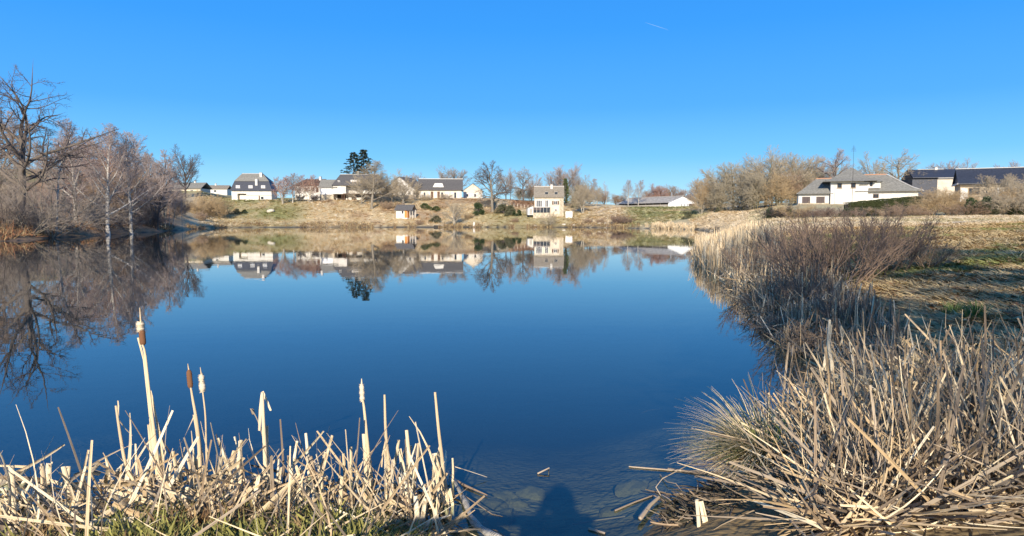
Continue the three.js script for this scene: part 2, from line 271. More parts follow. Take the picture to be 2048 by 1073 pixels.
function skylight(par, x, y, z, w, h, slope, mat = M.glass) { const g = new THREE.Group(); g.name = 'skylight'; g.position.set(x, y, z); g.rotation.x = -slope; par.add(g); new MB().box(-w / 2, w / 2, -h / 2, h / 2, 0, .1).build('skylight_frame', M.lead, g); bx('pane', mat, g, -w / 2 + .1, w / 2 - .1, -h / 2 + .1, h / 2 - .1, .1, .112); }

{ // mansard house, left
  const h = house('mansard_house', 504, 252, .08, 'white house under a two-pitch roof, dark slate below and pale grey stone above', 'house');
  const w = new MB().box(-6.9, -4.9, -1.5, 3.3, -8, 0).box(-1.8, 7, -1.5, 3.7, -8, 0).box(-4.9, -1.8, 2.3, 3.35, -8, 0).box(-4.9, -1.8, -1.5, 2.3, -8, -1.6).build('wall', M.white, h);
  bx('recess_wall', M.tan, h, -4.88, -1.82, -.5, 2.28, -1.58, -1.5);
  bx('garage_door', M.frame, h, -4.5, -2.3, 0, 1.9, -1.49, -1.42);
  new MB().box(-1.7, 6.9, 1.65, 1.8, .004, .1).build('wall_band', M.shade, h);
  const lo = new MB().frustum(-7.4, 7.4, -8.6, .55, 3.3, -6.2, 5.9, -7.1, -1.1, 6.75).build('roof', M.slate, h);
  const up = new MB().frustum(-6.3, 6.0, -7.3, -.9, 6.76, -4.3, 3.1, -4.3, -4.0, 9.7).build('upper_roof', M.lauze, h);
  new MB().quad(V(3.16, 9.66, -4.0), V(6.06, 6.8, -.9), V(6.06, 6.8, -7.2), V(3.16, 9.66, -4.3)).build('roof_hip', M.slate, up);
  bx('ridge', M.lead, up, -4.3, 3.1, 9.7, 9.8, -4.25, -4.05);
  chimney(h, 2.7, -3.0, 7.4, 9.9, .85); chimney(h, 1.7, -.6, 5.2, 7.5, .8);
  for (const x of [-4.6, -.2, 4.2]) { const g = new THREE.Group(); g.name = 'roof_window'; h.add(g); bx('window_frame', M.frame, g, x - .72, x + .72, 4.2, 5.25, -.6, .25); bx('pane', std(.42, .45, .5, .3), g, x - .6, x + .6, 4.3, 5.15, .252, .27); }
  win(h, 3.2, 4.3, .2, 1.3, .01); bx('door', M.wood, h, 2.5, 2.95, -.05, 1.5, .004, .06);
}
{ // low house behind the left trees
  const h = house('low_house', 372, 262, -.1, 'low grey-roofed house half hidden behind the lone dark oak', 'house'); h.position.y -= 1.4;
  bx('wall', M.cream, h, -6, 6, -1.5, 2.2, -7, 0);
  new MB().gable(-6.6, 6.6, -7.6, .6, 2.1, 4.4).build('roof', M.lauze, h); win(h, -3, -1.8, .6, 1.7, .01, { cols: 2 }); win(h, 2, 3.2, .6, 1.7, .01, { cols: 2 }); chimney(h, 2, -3.5, 3.8, 5.2);
}
{
  const h = house('bungalow', 436, 300, .1, 'tiny distant white bungalow left of the mansard house', 'house');
  h.position.y = at(436, 386, 300).y; bx('wall', M.white, h, -4, 4, -5, 1.6, -6, 0); new MB().gable(-4.5, 4.5, -6.5, .5, 1.6, 3.2).build('roof', M.lauzeTan, h); win(h, -1.5, -.3, .3, 1.2, .01); chimney(h, -1.5, -3, 2.8, 4, .6);
}
{ // brown roofed house behind the three pale trees
  const h = house('brown_roofed_house', 622, 266, -.12, 'white house with a dark brown roof behind the three purple-grey trees', 'house'); h.position.y = at(622, 385, 266).y;
  bx('wall', M.white, h, -6.2, 4.2, -4, 2.6, -8, 0);
  new MB().frustum(-7, 4.8, -8.7, .7, 2.5, -3.4, 4.6, -4.2, -3.9, 5.2).build('roof', M.brownRoof, h);
  for (const x of [-4.8, -2.2, .4]) win(h, x, x + 1.2, .3, 1.9, .01, { cols: 2 });
  bx('door', M.wood, h, 2.2, 3.2, 0, 2, .004, .06); chimney(h, 2.6, -3.4, 4.2, 6.0, .8);
}
{ // white chalet with carport
  const h = house('chalet_with_carport', 682, 258, 0, 'long white house with grey stone roof, outside stair and open carport', 'house'); h.position.y = at(682, 402, 258).y;
  const px = (p) => (p - 682) * .1843, w = new MB();
  w.box(px(640), px(667), -1.5, 4.7, -7, 0).box(px(667.3), px(693), 2.5, 5.6, -7, .3).box(px(667.3), px(760), -1.5, 5.2, -9, -3.2).box(px(697), px(703), -1.5, 1.3, -1, -.4).box(px(712), px(722), -1.5, 1.2, -1, -.4).build('wall', M.white, h);
  bx('basement_wall', M.stone, h, px(640), px(668), -1.4, 2.1, .004, .12);
  bx('shutter_panel', M.panel, h, px(642.5), px(664.5), 2.4, 4.5, .13, .2);
  bx('balcony_band', M.shade, h, px(640), px(668), 2.12, 2.38, .004, .2);
  new MB().gable(px(638), px(676), -8, .6, 4.7, 7.8).build('roof', M.lauze, h);
  new MB().frustum(px(665), px(766), -11, .9, 5.6, px(675), px(752), -5.5, -5.2, 10).build('high_roof', M.slateGrey, h);
  bx('ridge', M.lead, h, px(675), px(752), 10, 10.12, -5.5, -5.2);
  skylight(h, px(678), 7.1, -.9, 1, 1.3, -.9, M.panel); bx('dormer_window', M.frame, h, px(701), px(719), 6.9, 7.7, -2.6, -1.0);
  bx('carport_roof', M.brownRoof, h, px(690), px(764), 2.3, 2.62, -5, 2.2);
  for (const p of [692, 712, 735, 756]) bx('carport_post', M.wood, h, px(p) - .1, px(p) + .1, -1.4, 2.29, 1.8, 2.0);
  bx('dark_opening', M.dark, h, px(671), px(688), 0, 2.4, -3.19, -3.1);
  const st = new MB(); for (let k = 0; k < 9; k++) st.box(px(669) + k * .27, px(669) + k * .27 + .3, 2.2 - k * .25, 2.3 - k * .25, .4, 1.3); st.build('stair', M.wood, h);
  for (const p of [684, 686.5]) bx('porch_post', M.wood, h, px(p), px(p) + .14, -1, 2.48, .1, .24);
  chimney(h, px(712), -5, 9, 11, .8, M.lauze);
}
{ // steep roofed house behind the terrace wall
  const h = house('steep_roofed_house', 800, 268, -.35, 'white house with steep dark roof half hidden behind bare trees above a terrace wall', 'house'); h.position.y = at(800, 393, 268).y;
  new MB().prism([[-7, -4], [7, -4], [7, 2.2], [0, 7.2], [-7, 2.2]], -11, 0).build('wall', M.white, h);
  new MB().quad(V(7.6, 1.9, .5), V(7.6, 1.9, -11.5), V(0, 7.5, -11.5), V(0, 7.5, .5)).quad(V(-7.6, 1.9, -11.5), V(-7.6, 1.9, .5), V(0, 7.5, .5), V(0, 7.5, -11.5)).build('roof', M.slateGrey, h);
  for (const x of [-4.5, -2, 1.2, 3.6]) win(h, x, x + 1.1, .2, 2, .01, { cols: 2 });
  win(h, -.6, .6, 3.2, 4.4, .01);
}
{ const p = at(796, 391, 256), h = base('terrace_wall', p); tag(h, 'long low tan terrace wall below the steep-roofed house', 'wall'); bx('wall_body', M.tan, h, -6.5, 6.5, -1.6, 0, -.4, 0); bx('coping', M.cream, h, -6.6, 6.6, .002, .2, -.5, .1); }
{ // slate house with white dormer
  const h = house('slate_house_with_dormer', 880, 262, .07, 'dark slate-roofed house with a white dormer and a row of pale wall panels', 'house'); h.position.y = at(880, 397.5, 262).y;
  const px = (p) => (p - 880) * .187;
  bx('wall', M.cream, h, px(838), px(923), -2, 3.2, -9, 0);
  new MB().gable(px(836), px(926), -9.6, .7, 3.1, 7.4).build('roof', M.slateGrey, h);
  new MB().prism([[-9.4, 3], [.3, 3], [-4.5, 7.2]].map(([z, y]) => [z, y]), 0, .12).build('gable_end', M.slate, h).rotation.y = -Math.PI / 2;
  h.children[h.children.length - 1].position.set(px(923.4), 0, 0);
  bx('ridge', M.lead, h, px(837), px(926), 7.5, 7.68, -4.6, -4.3);
  new MB().frustum(px(866), px(888), -3.5, .1, 4.2, px(870), px(885), -3.5, -.2, 5.7).build('dormer', M.white, h);
  let k = 0; for (const [a, b, m] of [[841, 847, 0], [848, 852, 1], [855, 861, 2], [862, 867, 3], [868, 874, 2], [875, 880, 3], [882, 887, 1], [890, 899, 2], [902, 907, 0], [908, 913, 1], [914, 919, 0]]) { m === 1 ? win(h, px(a), px(b), .1, 2.4, .01) : bx(m === 3 ? 'door' : 'wall_panel', [M.white, 0, M.white, M.wood][m], h, px(a), px(b), .05, 2.6, .004, .05 + .002 * (k++)); }
}
{ // beige gable
  const h = house('beige_gable_house', 946, 278, .05, 'small house with a beige gable above white siding, right of the slate house', 'house'); h.position.y = at(946, 396.5, 278).y;
  const s = .1985; new MB().prism([[-19 * s, -2], [19 * s, -2], [19 * s, 15 * s], [0, 28 * s], [-19 * s, 15 * s]], -9, 0).build('wall', M.cream, h);
  new MB().quad(V(4.2, 2.7, .4), V(4.2, 2.7, -9.4), V(0, 5.75, -9.4), V(0, 5.75, .4)).quad(V(-4.2, 2.7, -9.4), V(-4.2, 2.7, .4), V(0, 5.75, .4), V(0, 5.75, -9.4)).build('roof', M.lauzeTan, h);
  for (let i = 0; i < 9; i++) bx('siding_panel', M.white, h, -3.7 + i * .83, -3.7 + i * .83 + .78, -1, 2.1, .004, .06);
  win(h, -2.6, -1.7, .4, 1.7, .065); win(h, .4, 1.3, .4, 1.7, .065);
}
{ // centre house by the water
  const h = house('waterside_house', 1096, 224, -.05, 'cream two-storey house with grey-tan stone roof and glazed porch by the water', 'house'); h.position.y = at(1096, 433, 224).y;
  const px = (p) => (p - 1096) * .16;
  bx('wall', M.cream, h, px(1069), px(1127), -1.5, 6.1, -8, 0);
  new MB().prism([[0, 6], [-8, 6], [-4, 9.3]], 0, 9.2).build('gable_wall', M.cream, h); h.children[1].rotation.y = -Math.PI / 2; h.children[1].position.set(px(1127), 0, 0);
  const r = new MB().gable(px(1067.5), px(1128.5), -8.5, .5, 6, 9.5).build('roof', M.lauzeTan, h); bx('ridge', M.lead, r, px(1067.5), px(1128.5), 9.66, 9.8, -4.15, -3.9);
  chimney(h, px(1103), -3.3, 8.6, 10.2, .7, M.white);
  for (const x of [1093, 1112]) { const q = new THREE.Group(); q.name = 'dormer'; h.add(q); bx('dormer_wall', M.shade, q, px(x) - .62, px(x) + .62, 6.9, 8.0, -1.9, -.65); bx('pane', M.glass, q, px(x) - .5, px(x) + .5, 7.0, 7.75, -.65, -.62); bx('dormer_roof', M.lauzeTan, q, px(x) - .75, px(x) + .75, 8.0, 8.15, -2.2, -.5); }
  win(h, px(1072), px(1084.5), 2.9, 5.2, .01, { cols: 3, t: .16 }); win(h, px(1090), px(1096.5), 2.9, 5.2, .01, { cols: 2, t: .12 });
  win(h, px(1107.5), px(1114.5), 3.7, 4.9, .01, { cols: 2, shutters: M.wood, sill: true }); win(h, px(1109), px(1114), 1.7, 2.3, .01, { sill: true });
  bx('cornice', M.stone, h, px(1068), px(1128), 5.65, 5.85, .004, .2);
  const po = new MB().box(px(1066.5), px(1101), -1.3, 1.1, .005, 2.6).build('porch_base', M.stone, h);
  const gl = new MB(); for (let k = 0; k <= 5; k++) { const x = lerp(px(1067), px(1100.5), k / 5); gl.box(x - .06, x + .06, 1.102, 2.75, 2.35, 2.5); } gl.box(px(1067) - .05, px(1100.5) + .05, 2.75, 2.9, .02, 2.55).build('porch_frame', M.shade, h);
  bx('porch_glass', M.glass, h, px(1067.5), px(1100), 1.104, 2.74, 2.38, 2.4); bx('porch_blind', M.shutter, h, px(1067.5), px(1083), 1.9, 2.7, 2.405, 2.42);
  bx('lower_wall', M.stone, h, px(1102), px(1121), -1.2, .75, .004, .5); bx('corner_stones', M.stone, h, px(1119), px(1127), -1.2, 5.6, .004, .04);
  const ramp = new MB().prism([[px(1121), -1.5], [px(1130), -1.5], [px(1121), 1]], .1, .5).build('stair_wall', M.stone, h);
}
{ const p = spot(1061, 223); p.y = at(1061, 424, 223).y; const h = base('lean_to_shed', p, .1); tag(h, 'small white lean-to with sloping roof left of the waterside house', 'shed'); new MB().prism([[-.9, -1], [.9, -1], [.9, 1.9], [-.9, 1.1]], -3, 0).build('wall', M.white, h); new MB().prism([[-1, 1.12], [1, 1.95], [1, 2.05], [-1, 1.22]], -3.2, .2).build('roof', M.lauze, h); bx('door', M.shade, h, -.3, .5, -.8, .95, .004, .05); }
{ const p = spot(1138, 222); p.y = at(1138, 436, 222).y; const h = base('white_hut', p, -.1); tag(h, 'small plain white hut right of the waterside house', 'hut'); bx('wall', M.panel, h, -1.05, 1.05, -.8, 1.95, -2, 0); bx('roof', M.lead, h, -1.15, 1.15, 1.952, 2.05, -2.1, .12); bx('door', M.white, h, -.5, .4, -.1, 1.6, .004, .05); bx('post', M.wood, h, 1.1, 1.2, -1, 2.0, .0, .1); }
{ // boat shed with orange door
  const h = house('boat_shed', 808, 221, -.25, 'small white shed with dark slate roof and orange-brown door near the shore', 'shed'); h.position.y = at(808, 434, 221).y;
  bx('wall', M.white, h, -2.7, 1.1, -.8, 2.2, -3, 0); bx('porch_wall', M.shade, h, 1.1, 2.9, -.8, 2.2, -3, -2.8);
  new MB().gable(-3.1, 3.0, -3.4, .55, 2.0, 3.7, .16).build('roof', M.slateGrey, h);
  win(h, -.8, -.05, .9, 1.9, .01); bx('door', M.orange, h, .2, 1.08, -.3, 1.98, .004, .06); bx('side_door', M.orange, h, 1.104, 1.15, -.3, 1.9, -1.6, -.2);
  for (const x of [1.9, 2.75]) bx('porch_post', M.cream, h, x, x + .14, -.8, 2.1, -.2, -.05);
}
{ // barn
  const p = spot(1364, 292); p.y = at(1364, 414, 292).y; const h = base('barn', p, .6); tag(h, 'long grey-roofed farm barn with a white gable end beyond the meadow', 'barn');
  // gable faces +z, body goes back along -z
  new MB().prism([[-8, -2], [8, -2], [8, 1.9], [0, 4.4], [-8, 1.9]], -.3, 0).build('gable_wall', M.panel, h);
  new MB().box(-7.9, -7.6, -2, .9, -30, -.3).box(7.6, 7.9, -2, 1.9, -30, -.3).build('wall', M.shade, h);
  bx('wall_opening', M.dark, h, -7.85, -7.65, .9, 1.75, -30, -.3);
  new MB().quad(V(8.9, 1.55, .5), V(8.9, 1.55, -31), V(0, 4.5, -31), V(0, 4.5, .5)).quad(V(-8.9, 1.55, -31), V(-8.9, 1.55, .5), V(0, 4.5, .5), V(0, 4.5, -31)).build('roof', M.fibre, h);
  const dr = new MB(); for (let k = 0; k < 6; k++) bx('barn_door', k % 2 ? M.metal : M.frame, h, -1.8 + k * .95, -1.8 + k * .95 + .8, -1, 1.2, .004, .06);
  bx('side_opening', M.dark, h, 4.2, 7.6, -1, 1.3, .004, .05); bx('vent_pipe', M.metal, h, -.15, .15, 4.3, 6.2, -6, -5.7);
  for (let k = 1; k < 7; k++) bx('wall_post', M.shade, h, -8.0, -7.8, -2, 1.7, -30 + k * 4.2, -29.8 + k * 4.2);
  bx('fascia', M.lead, h, -.3, .3, 4.5, 4.62, -31, .5);
}
for (const [px, w, lab] of [[1472, 1.6, 'white box trailer standing under the big olive trees'], [1488, 1.2, 'smaller white box trailer at the right end under the olive trees']]) {
  const p = at(px, 417, 200), h = base('box_trailer', p, .1); p.y = ground(p.x, p.z); h.position.y = Math.max(p.y, at(px, 417, 200).y); tag(h, lab, 'trailer');
  mesh('body', new RoundedBoxGeometry(w * 1.45, 1.35, 1.6, 2, .08), M.panel, h).position.y = 1.0; for (const s of [-.5, .5]) { const t = mesh('wheel', new THREE.CylinderGeometry(.3, .3, .2, 14), M.dark, h); t.rotation.x = Math.PI / 2; t.position.set(s * w * .6, .28, .7); }
}
{ // white house on the right with stone roofs
  const h = house('white_stone_roofed_house', 1703, 142, -.36, 'large white house with three hipped grey stone roofs and a central tower block', 'house'); h.position.y = at(1703, 409, 142).y;
  const px = (p) => (p - 1703) * .1015, Y = (y) => (409 - y) * .1015;
  bx('wall', M.white, h, px(1604), px(1662), -1, Y(386), -9, 0);
  bx('tower_wall', M.white, h, px(1663), px(1730), -1, Y(361), -8, .8);
  bx('wing_wall', M.white, h, px(1712), px(1818), -1, Y(383), -9, .1);
  new MB().frustum(px(1599), px(1668), -9.8, .9, Y(387.5), px(1600.5), px(1667), -9.7, .75, Y(386)).frustum(px(1600.5), px(1672), -9.7, .75, Y(386), px(1610), px(1672), -8.7, -.2, Y(379)).frustum(px(1610), px(1672), -8.7, -.2, Y(379), px(1638), px(1690), -4.6, -4.4, Y(355)).build('left_roof', M.lauze, h);
  new MB().frustum(px(1648), px(1745), -9.6, 2.2, Y(364), px(1662), px(1733), -8, .7, Y(358)).frustum(px(1662), px(1733), -8, .7, Y(358), px(1702), px(1705), -3.8, -3.6, Y(334)).build('tower_roof', M.lauze, h);
  new MB().frustum(px(1706), px(1826), -9.8, 1.0, Y(384.5), px(1716), px(1810), -8.9, 0, Y(378)).frustum(px(1716), px(1810), -8.9, 0, Y(378), px(1722), px(1768), -4.6, -4.4, Y(349)).build('right_roof', M.lauze, h);
  for (const [a, b, z] of [[1638, 1690, 355], [1722, 1768, 349]]) bx('ridge_tiles', M.terracotta, h, px(a), px(b), Y(z) + .0, Y(z) + .16, -4.65, -4.35);
  { const q = new MB(); q.tube([V(px(1768), Y(349) + .1, -4.4), V(px(1810), Y(378) + .08, .0), V(px(1826), Y(384.5) + .06, 1.0)], [.1, .1, .1], 5).build('hip_tiles', M.lead, h); }
  for (const [a, b] of [[1611, 1626], [1637.5, 1653]]) { const g = bx('shuttered_door', M.shutter, h, px(a), px(b), .05, Y(393), .004, .07); for (let k = 1; k < 3; k++) bx('slat', M.dark, g, lerp(px(a), px(b), k / 3) - .015, lerp(px(a), px(b), k / 3) + .015, .1, Y(393.5), .0705, .08); }
  for (const [a, b] of [[1675, 1683], [1699.5, 1708]]) win(h, px(a), px(b), Y(376.5), Y(367.5), .81, { t: .08, sill: true, frame: M.wood });
  const dm = bx('dormer', M.white, h, px(1727), px(1752), Y(378), Y(365), -4, .6); new MB().frustum(px(1722), px(1756), -4.5, 1.2, Y(365.4), px(1730), px(1752), -4.4, -.6, Y(357.5)).build('dormer_roof', M.lauze, h);
  new MB().frustum(px(1714), px(1730), -1, 1.2, Y(371), px(1722), px(1730), -1, -.2, Y(362)).build('dormer_side', M.lauze, h); win(h, px(1733), px(1738), Y(374), Y(366), .61, { t: .06, frame: M.wood });
  win(h, px(1723), px(1728), Y(399), Y(390), .11, { frame: M.wood, t: .07 }); win(h, px(1740), px(1750), Y(397), Y(389), .11, { frame: M.wood, t: .07, cols: 2 });
  new MB().prism([[px(1730), Y(364)], [px(1737), Y(364)], [px(1728), Y(386)], [px(1722), Y(392)], [px(1716), Y(392)], [px(1724), Y(384)]], -2, .5).build('buttress', M.white, h);
  bx('plinth', M.stone, h, px(1603), px(1820), -1, .3, -9.1, .15);
}
{ // dark slate house, far right
  const h = house('slate_clad_house', 1873, 172, -.22, 'house with navy slate roof and slate-clad gable over a cream wall, behind the bushes', 'house'); h.position.y = at(1873, 376, 172).y;
  const s = .123; bx('wall', M.cream, h, -1 * s, 48 * s, -4, 2.6, -8, 0); bx('gable_block', M.slate, h, -46 * s, -1.2 * s, -4, 2.5, -8, -.1);
  new MB().prism([[0, 2.5], [-8, 2.5], [-4, 4.7]], 0, .2).build('gable_end', M.slate, h); h.children[2].rotation.y = -Math.PI / 2; h.children[2].position.x = -45.9 * s;
  new MB().gable(-47 * s, 50 * s, -8.5, .6, 2.4, 4.6, .16).build('roof', M.slate, h); bx('ridge', M.lead, h, -28 * s, 20 * s, 4.75, 4.85, -4.1, -3.8); win(h, 30 * s, 33 * s, .6, 2.2, .01); chimney(h, 6 * s, -4, 4.4, 5.2, .6); bx('gutter', M.lead, h, -1 * s, 50 * s, 2.28, 2.4, .5, .62);
}
{
  const h = house('long_slate_house', 1985, 150, -.45, 'long house with big navy slate roof and tan wall at the right edge', 'house'); h.position.y = at(1985, 398, 150).y;
  const s = .107; bx('wall', M.tan, h, -57 * s, 110 * s, -3, 3.4, -9, 0);
  new MB().gable(-62 * s, 112 * s, -9.6, .8, 3.2, 6.6, .2).build('roof', M.slate, h); { const gw = new MB().prism([[.05, 3.3], [-9.05, 3.3], [-4.4, 6.5]], 0, .15).build('gable_wall', M.slate, h); gw.rotation.y = -Math.PI / 2; gw.position.x = -57.2 * s; } bx('ridge', M.lead, h, -62 * s, 112 * s, 6.78, 6.9, -4.55, -4.25); bx('verge', M.lead, h, -62.6 * s, -62 * s, 3.1, 3.5, -9.6, .85);
  bx('gutter', M.dark, h, -62 * s, 112 * s, 3.0, 3.15, .8, .95);
  for (const [a, b] of [[-56, -44], [5, 22], [62, 80]]) bx('wall_panel', M.white, h, a * s, b * s, -2, 2.4, .004, .07);
  win(h, -42 * s, -24 * s, .9, 2.4, .01, { cols: 3, frame: M.wood }); win(h, 28 * s, 42 * s, .6, 2.4, .01, { cols: 2 });
}
{ // mast by the white house
  const p = spot(1703, 134); const h = base('antenna_mast', p); tag(h, 'thin dark antenna mast rising in front of the tower roof', 'mast'); const top = at(1703, 290, 134).y - p.y;
  new MB().tube([V(0, 0, 0), V(0, top * .6, 0), V(0, top, 0)], [.04, .03, .018], 6, true).build('pole', M.dark, h); const q = new MB(); for (let k = 0; k < 4; k++) q.box(-.5 + k * .08, .5 - k * .08, top * .9 + k * .25 - .02, top * .9 + k * .25 + .02, -.02, .02); q.build('antenna_rods', M.dark, h);
}
{ // post fence on the ridge
  const p = spot(1000, 249), g = base('post_fence', p); tag(g, 'weathered wooden post fence with two wires on the ridge left of the waterside house', 'fence'); const tops = []; for (let k = 0; k <= 9; k++) { const q = spot(1000 + k * 7, 249 - k * .6).sub(p); bx('post', M.cream, g, q.x - .07, q.x + .07, q.y - .2, q.y + 1.25, q.z - .07, q.z + .07); tops.push(q); } for (const h of [.6, 1.1]) new MB().tube(tops.map((q) => V(q.x, q.y + h, q.z + .08)), tops.map(() => .012), 3).build('wire', M.metal, g);
}
{ // sandy tracks, raised a little over the ground
  const strip = (pts, w, name, label) => { const b = new MB(), c = []; for (let k = 0; k < pts.length - 1; k++) for (let t = 0; t < 1; t += .1) c.push([lerp(pts[k][0], pts[k + 1][0], t), lerp(pts[k][1], pts[k + 1][1], t), lerp(pts[k][2] ?? w, pts[k + 1][2] ?? w, t)]); const P = c.map(([px, d, ww], i) => { const [p2, d2] = c[Math.min(i + 1, c.length - 1)], [p1, d1] = c[Math.max(i - 1, 0)]; const tx = gx(p2, d2) - gx(p1, d1), tz = -(d2 - d1), L = Math.hypot(tx, tz) || 1, x = gx(px, d), z = -d; return [-1, -.5, 0, .5, 1].map((s) => { const X = x - tz / L * ww * s / 2, Z = z + tx / L * ww * s / 2; return V(X, ground(X, Z) + .09, Z); }); }); for (let k = 0; k < P.length - 1; k++) for (let j = 0; j < 4; j++) b.quad(P[k][j], P[k][j + 1], P[k + 1][j + 1], P[k + 1][j]); const o = b.build(name, std(.66, .54, .37, 1, { map: rep(T_soil, .5, .5) })); tag(o, label, 'path', null, 'structure'); };
  strip([[1150, 238, 2], [1190, 248, 3.4], [1230, 258, 4], [1290, 272, 4], [1320, 285, 3]], 3, 'path', 'pale sandy farm track climbing to the barn');
  strip([[1190, 228, 1.4], [1230, 250, 3], [1275, 272, 3]], 2, 'path', 'second pale sandy track below the farm track');
  strip([[1840, 46, .7], [1930, 52, .9], [2048, 60, 1], [2300, 74, 1]], 1, 'path', 'worn pale footpath crossing the right lawn');
  strip([[1870, 40, .3], [1960, 45, .4], [2048, 50, .4], [2300, 62, .4]], .5, 'path', 'narrow second footpath on the right lawn');
}

// ------------------------------------------------------------------ bare trees, shrubs, conifers
const rotAbout = (d, ang, az) => { const s = V().crossVectors(d, Math.abs(d.y) > .9 ? V(1, 0, 0) : V(0, 1, 0)).normalize(), w = V().crossVectors(s, d); return d.clone().multiplyScalar(Math.cos(ang)).addScaledVector(s, Math.sin(ang) * Math.cos(az)).addScaledVector(w, Math.sin(ang) * Math.sin(az)).normalize(); };
// o: height-1 tree; returns two geometries, trunk with limbs and crown of branches and twigs
function growTree(o) {
  const R = rng(o.seed), T = new MB(), K = new MB(), last = o.kids.length;
  function branch(p, d, L, r, lv) {
    if (lv === last) {
      const n = o.bend ? 2 : 1; let q = p.clone(), e = d.clone();
      for (let k = 0; k < n; k++) { e.y += (o.trop[lv] || 0); e.normalize(); const b = q.clone().addScaledVector(e, L / n); if (k < n - 1) { K.tube([q, b], [r, r * .7], 3); } else K.cone(q, b, r * (n > 1 ? .7 : 1)); q = b; }
      return;
    }
    const n = [9, 6, 4, 3, 3][lv], pts = [p.clone()], rad = [r], dirs = [d.clone()]; const e = d.clone(), w = o.wob[lv];
    for (let k = 1; k <= n; k++) {
      e.x += (R() - .5) * w; e.y += (R() - .5) * w + o.trop[lv]; e.z += (R() - .5) * w; e.normalize();
      pts.push(pts[k - 1].clone().addScaledVector(e, L / n)); rad.push(r * lerp(1, lv === 0 ? o.taper : .3, k / n) * (lv === 0 && k === 1 ? .8 : 1)); dirs.push(e.clone());
    }
    if (lv === 0) { rad[0] *= 1.25; }
    (lv < 1 || (lv === 1 && r > .0045) ? T : K).tube(pts, rad, [8, 5, 4, 3, 3][lv]);
    const nc = o.kids[lv], az0 = R() * 6.28, st = lv === 0 ? o.start : lv === 1 ? (o.start1 ?? .25) : .15;
    for (let k = 0; k < nc; k++) {
      const t = st + (1 - st) * (k + R() * .9) / nc, f = Math.min(t * n, n - .001), i = Math.floor(f), q = pts[i].clone().lerp(pts[i + 1], f - i), rr = lerp(rad[i], rad[i + 1], f - i);
      const ang = o.ang[lv] * (.75 + .5 * R()) * (lv === 0 ? lerp(1.1, .6, (t - st) / (1 - st)) : 1);
      const len = lv === 0 ? o.shape((t - st) / (1 - st)) * (.8 + .4 * R()) : L * o.ratio[lv] * (1.1 - .6 * t) * (.7 + .6 * R());
      branch(q, rotAbout(dirs[i + 1], ang, az0 + k * 2.4 + R()), len, Math.max(o.minR, Math.min(rr * .72, lv === 0 ? len * o.limbR : rr * .6)) * (lv + 1 === last ? 0 + 1 : 1), lv + 1);
    }
    if (lv > 0 && lv < last) branch(pts[n], e, L * .3, rad[n], last);
  }
  const stems = o.stems || 1;
  for (let s = 0; s < stems; s++) {
    const az = s / stems * 6.28 + R() * 1.5, sp = stems > 1 ? o.spread * (.35 + .8 * R()) : .05 * R(), d = V(Math.cos(az) * Math.sin(sp), Math.cos(sp), Math.sin(az) * Math.sin(sp));
    branch(V(stems > 1 ? Math.cos(az) * o.foot * R() : 0, -.02, stems > 1 ? Math.sin(az) * o.foot * R() : 0), d, o.h0 * (stems > 1 ? .7 + .5 * R() : 1), o.r0 * (stems > 1 ? .7 + .6 * R() : 1), 0);
  }
  return [T.geo(), K.geo()];
}
const bark = (r, g, b, t = T_bark, x = 1, y = 2) => std(r, g, b, .95, { map: rep(t, x, y) });
const MT = { oak: bark(.30, .265, .21), dark: bark(.15, .125, .11), limb: bark(.21, .175, .145), birch: bark(.56, .53, .48, T_birch, 1, 7), pale: bark(.52, .47, .38), olive: bark(.33, .30, .19) };
const MC = { grey: std(.32, .27, .225), mauve: std(.37, .30, .27), red: std(.38, .235, .185), tan: std(.45, .335, .195), olive: std(.37, .32, .23), dark: std(.13, .105, .095), pale: std(.50, .45, .36), silver: std(.42, .355, .26), wine: std(.23, .165, .13), stem: std(.25, .18, .135), brown: std(.34, .245, .17) };
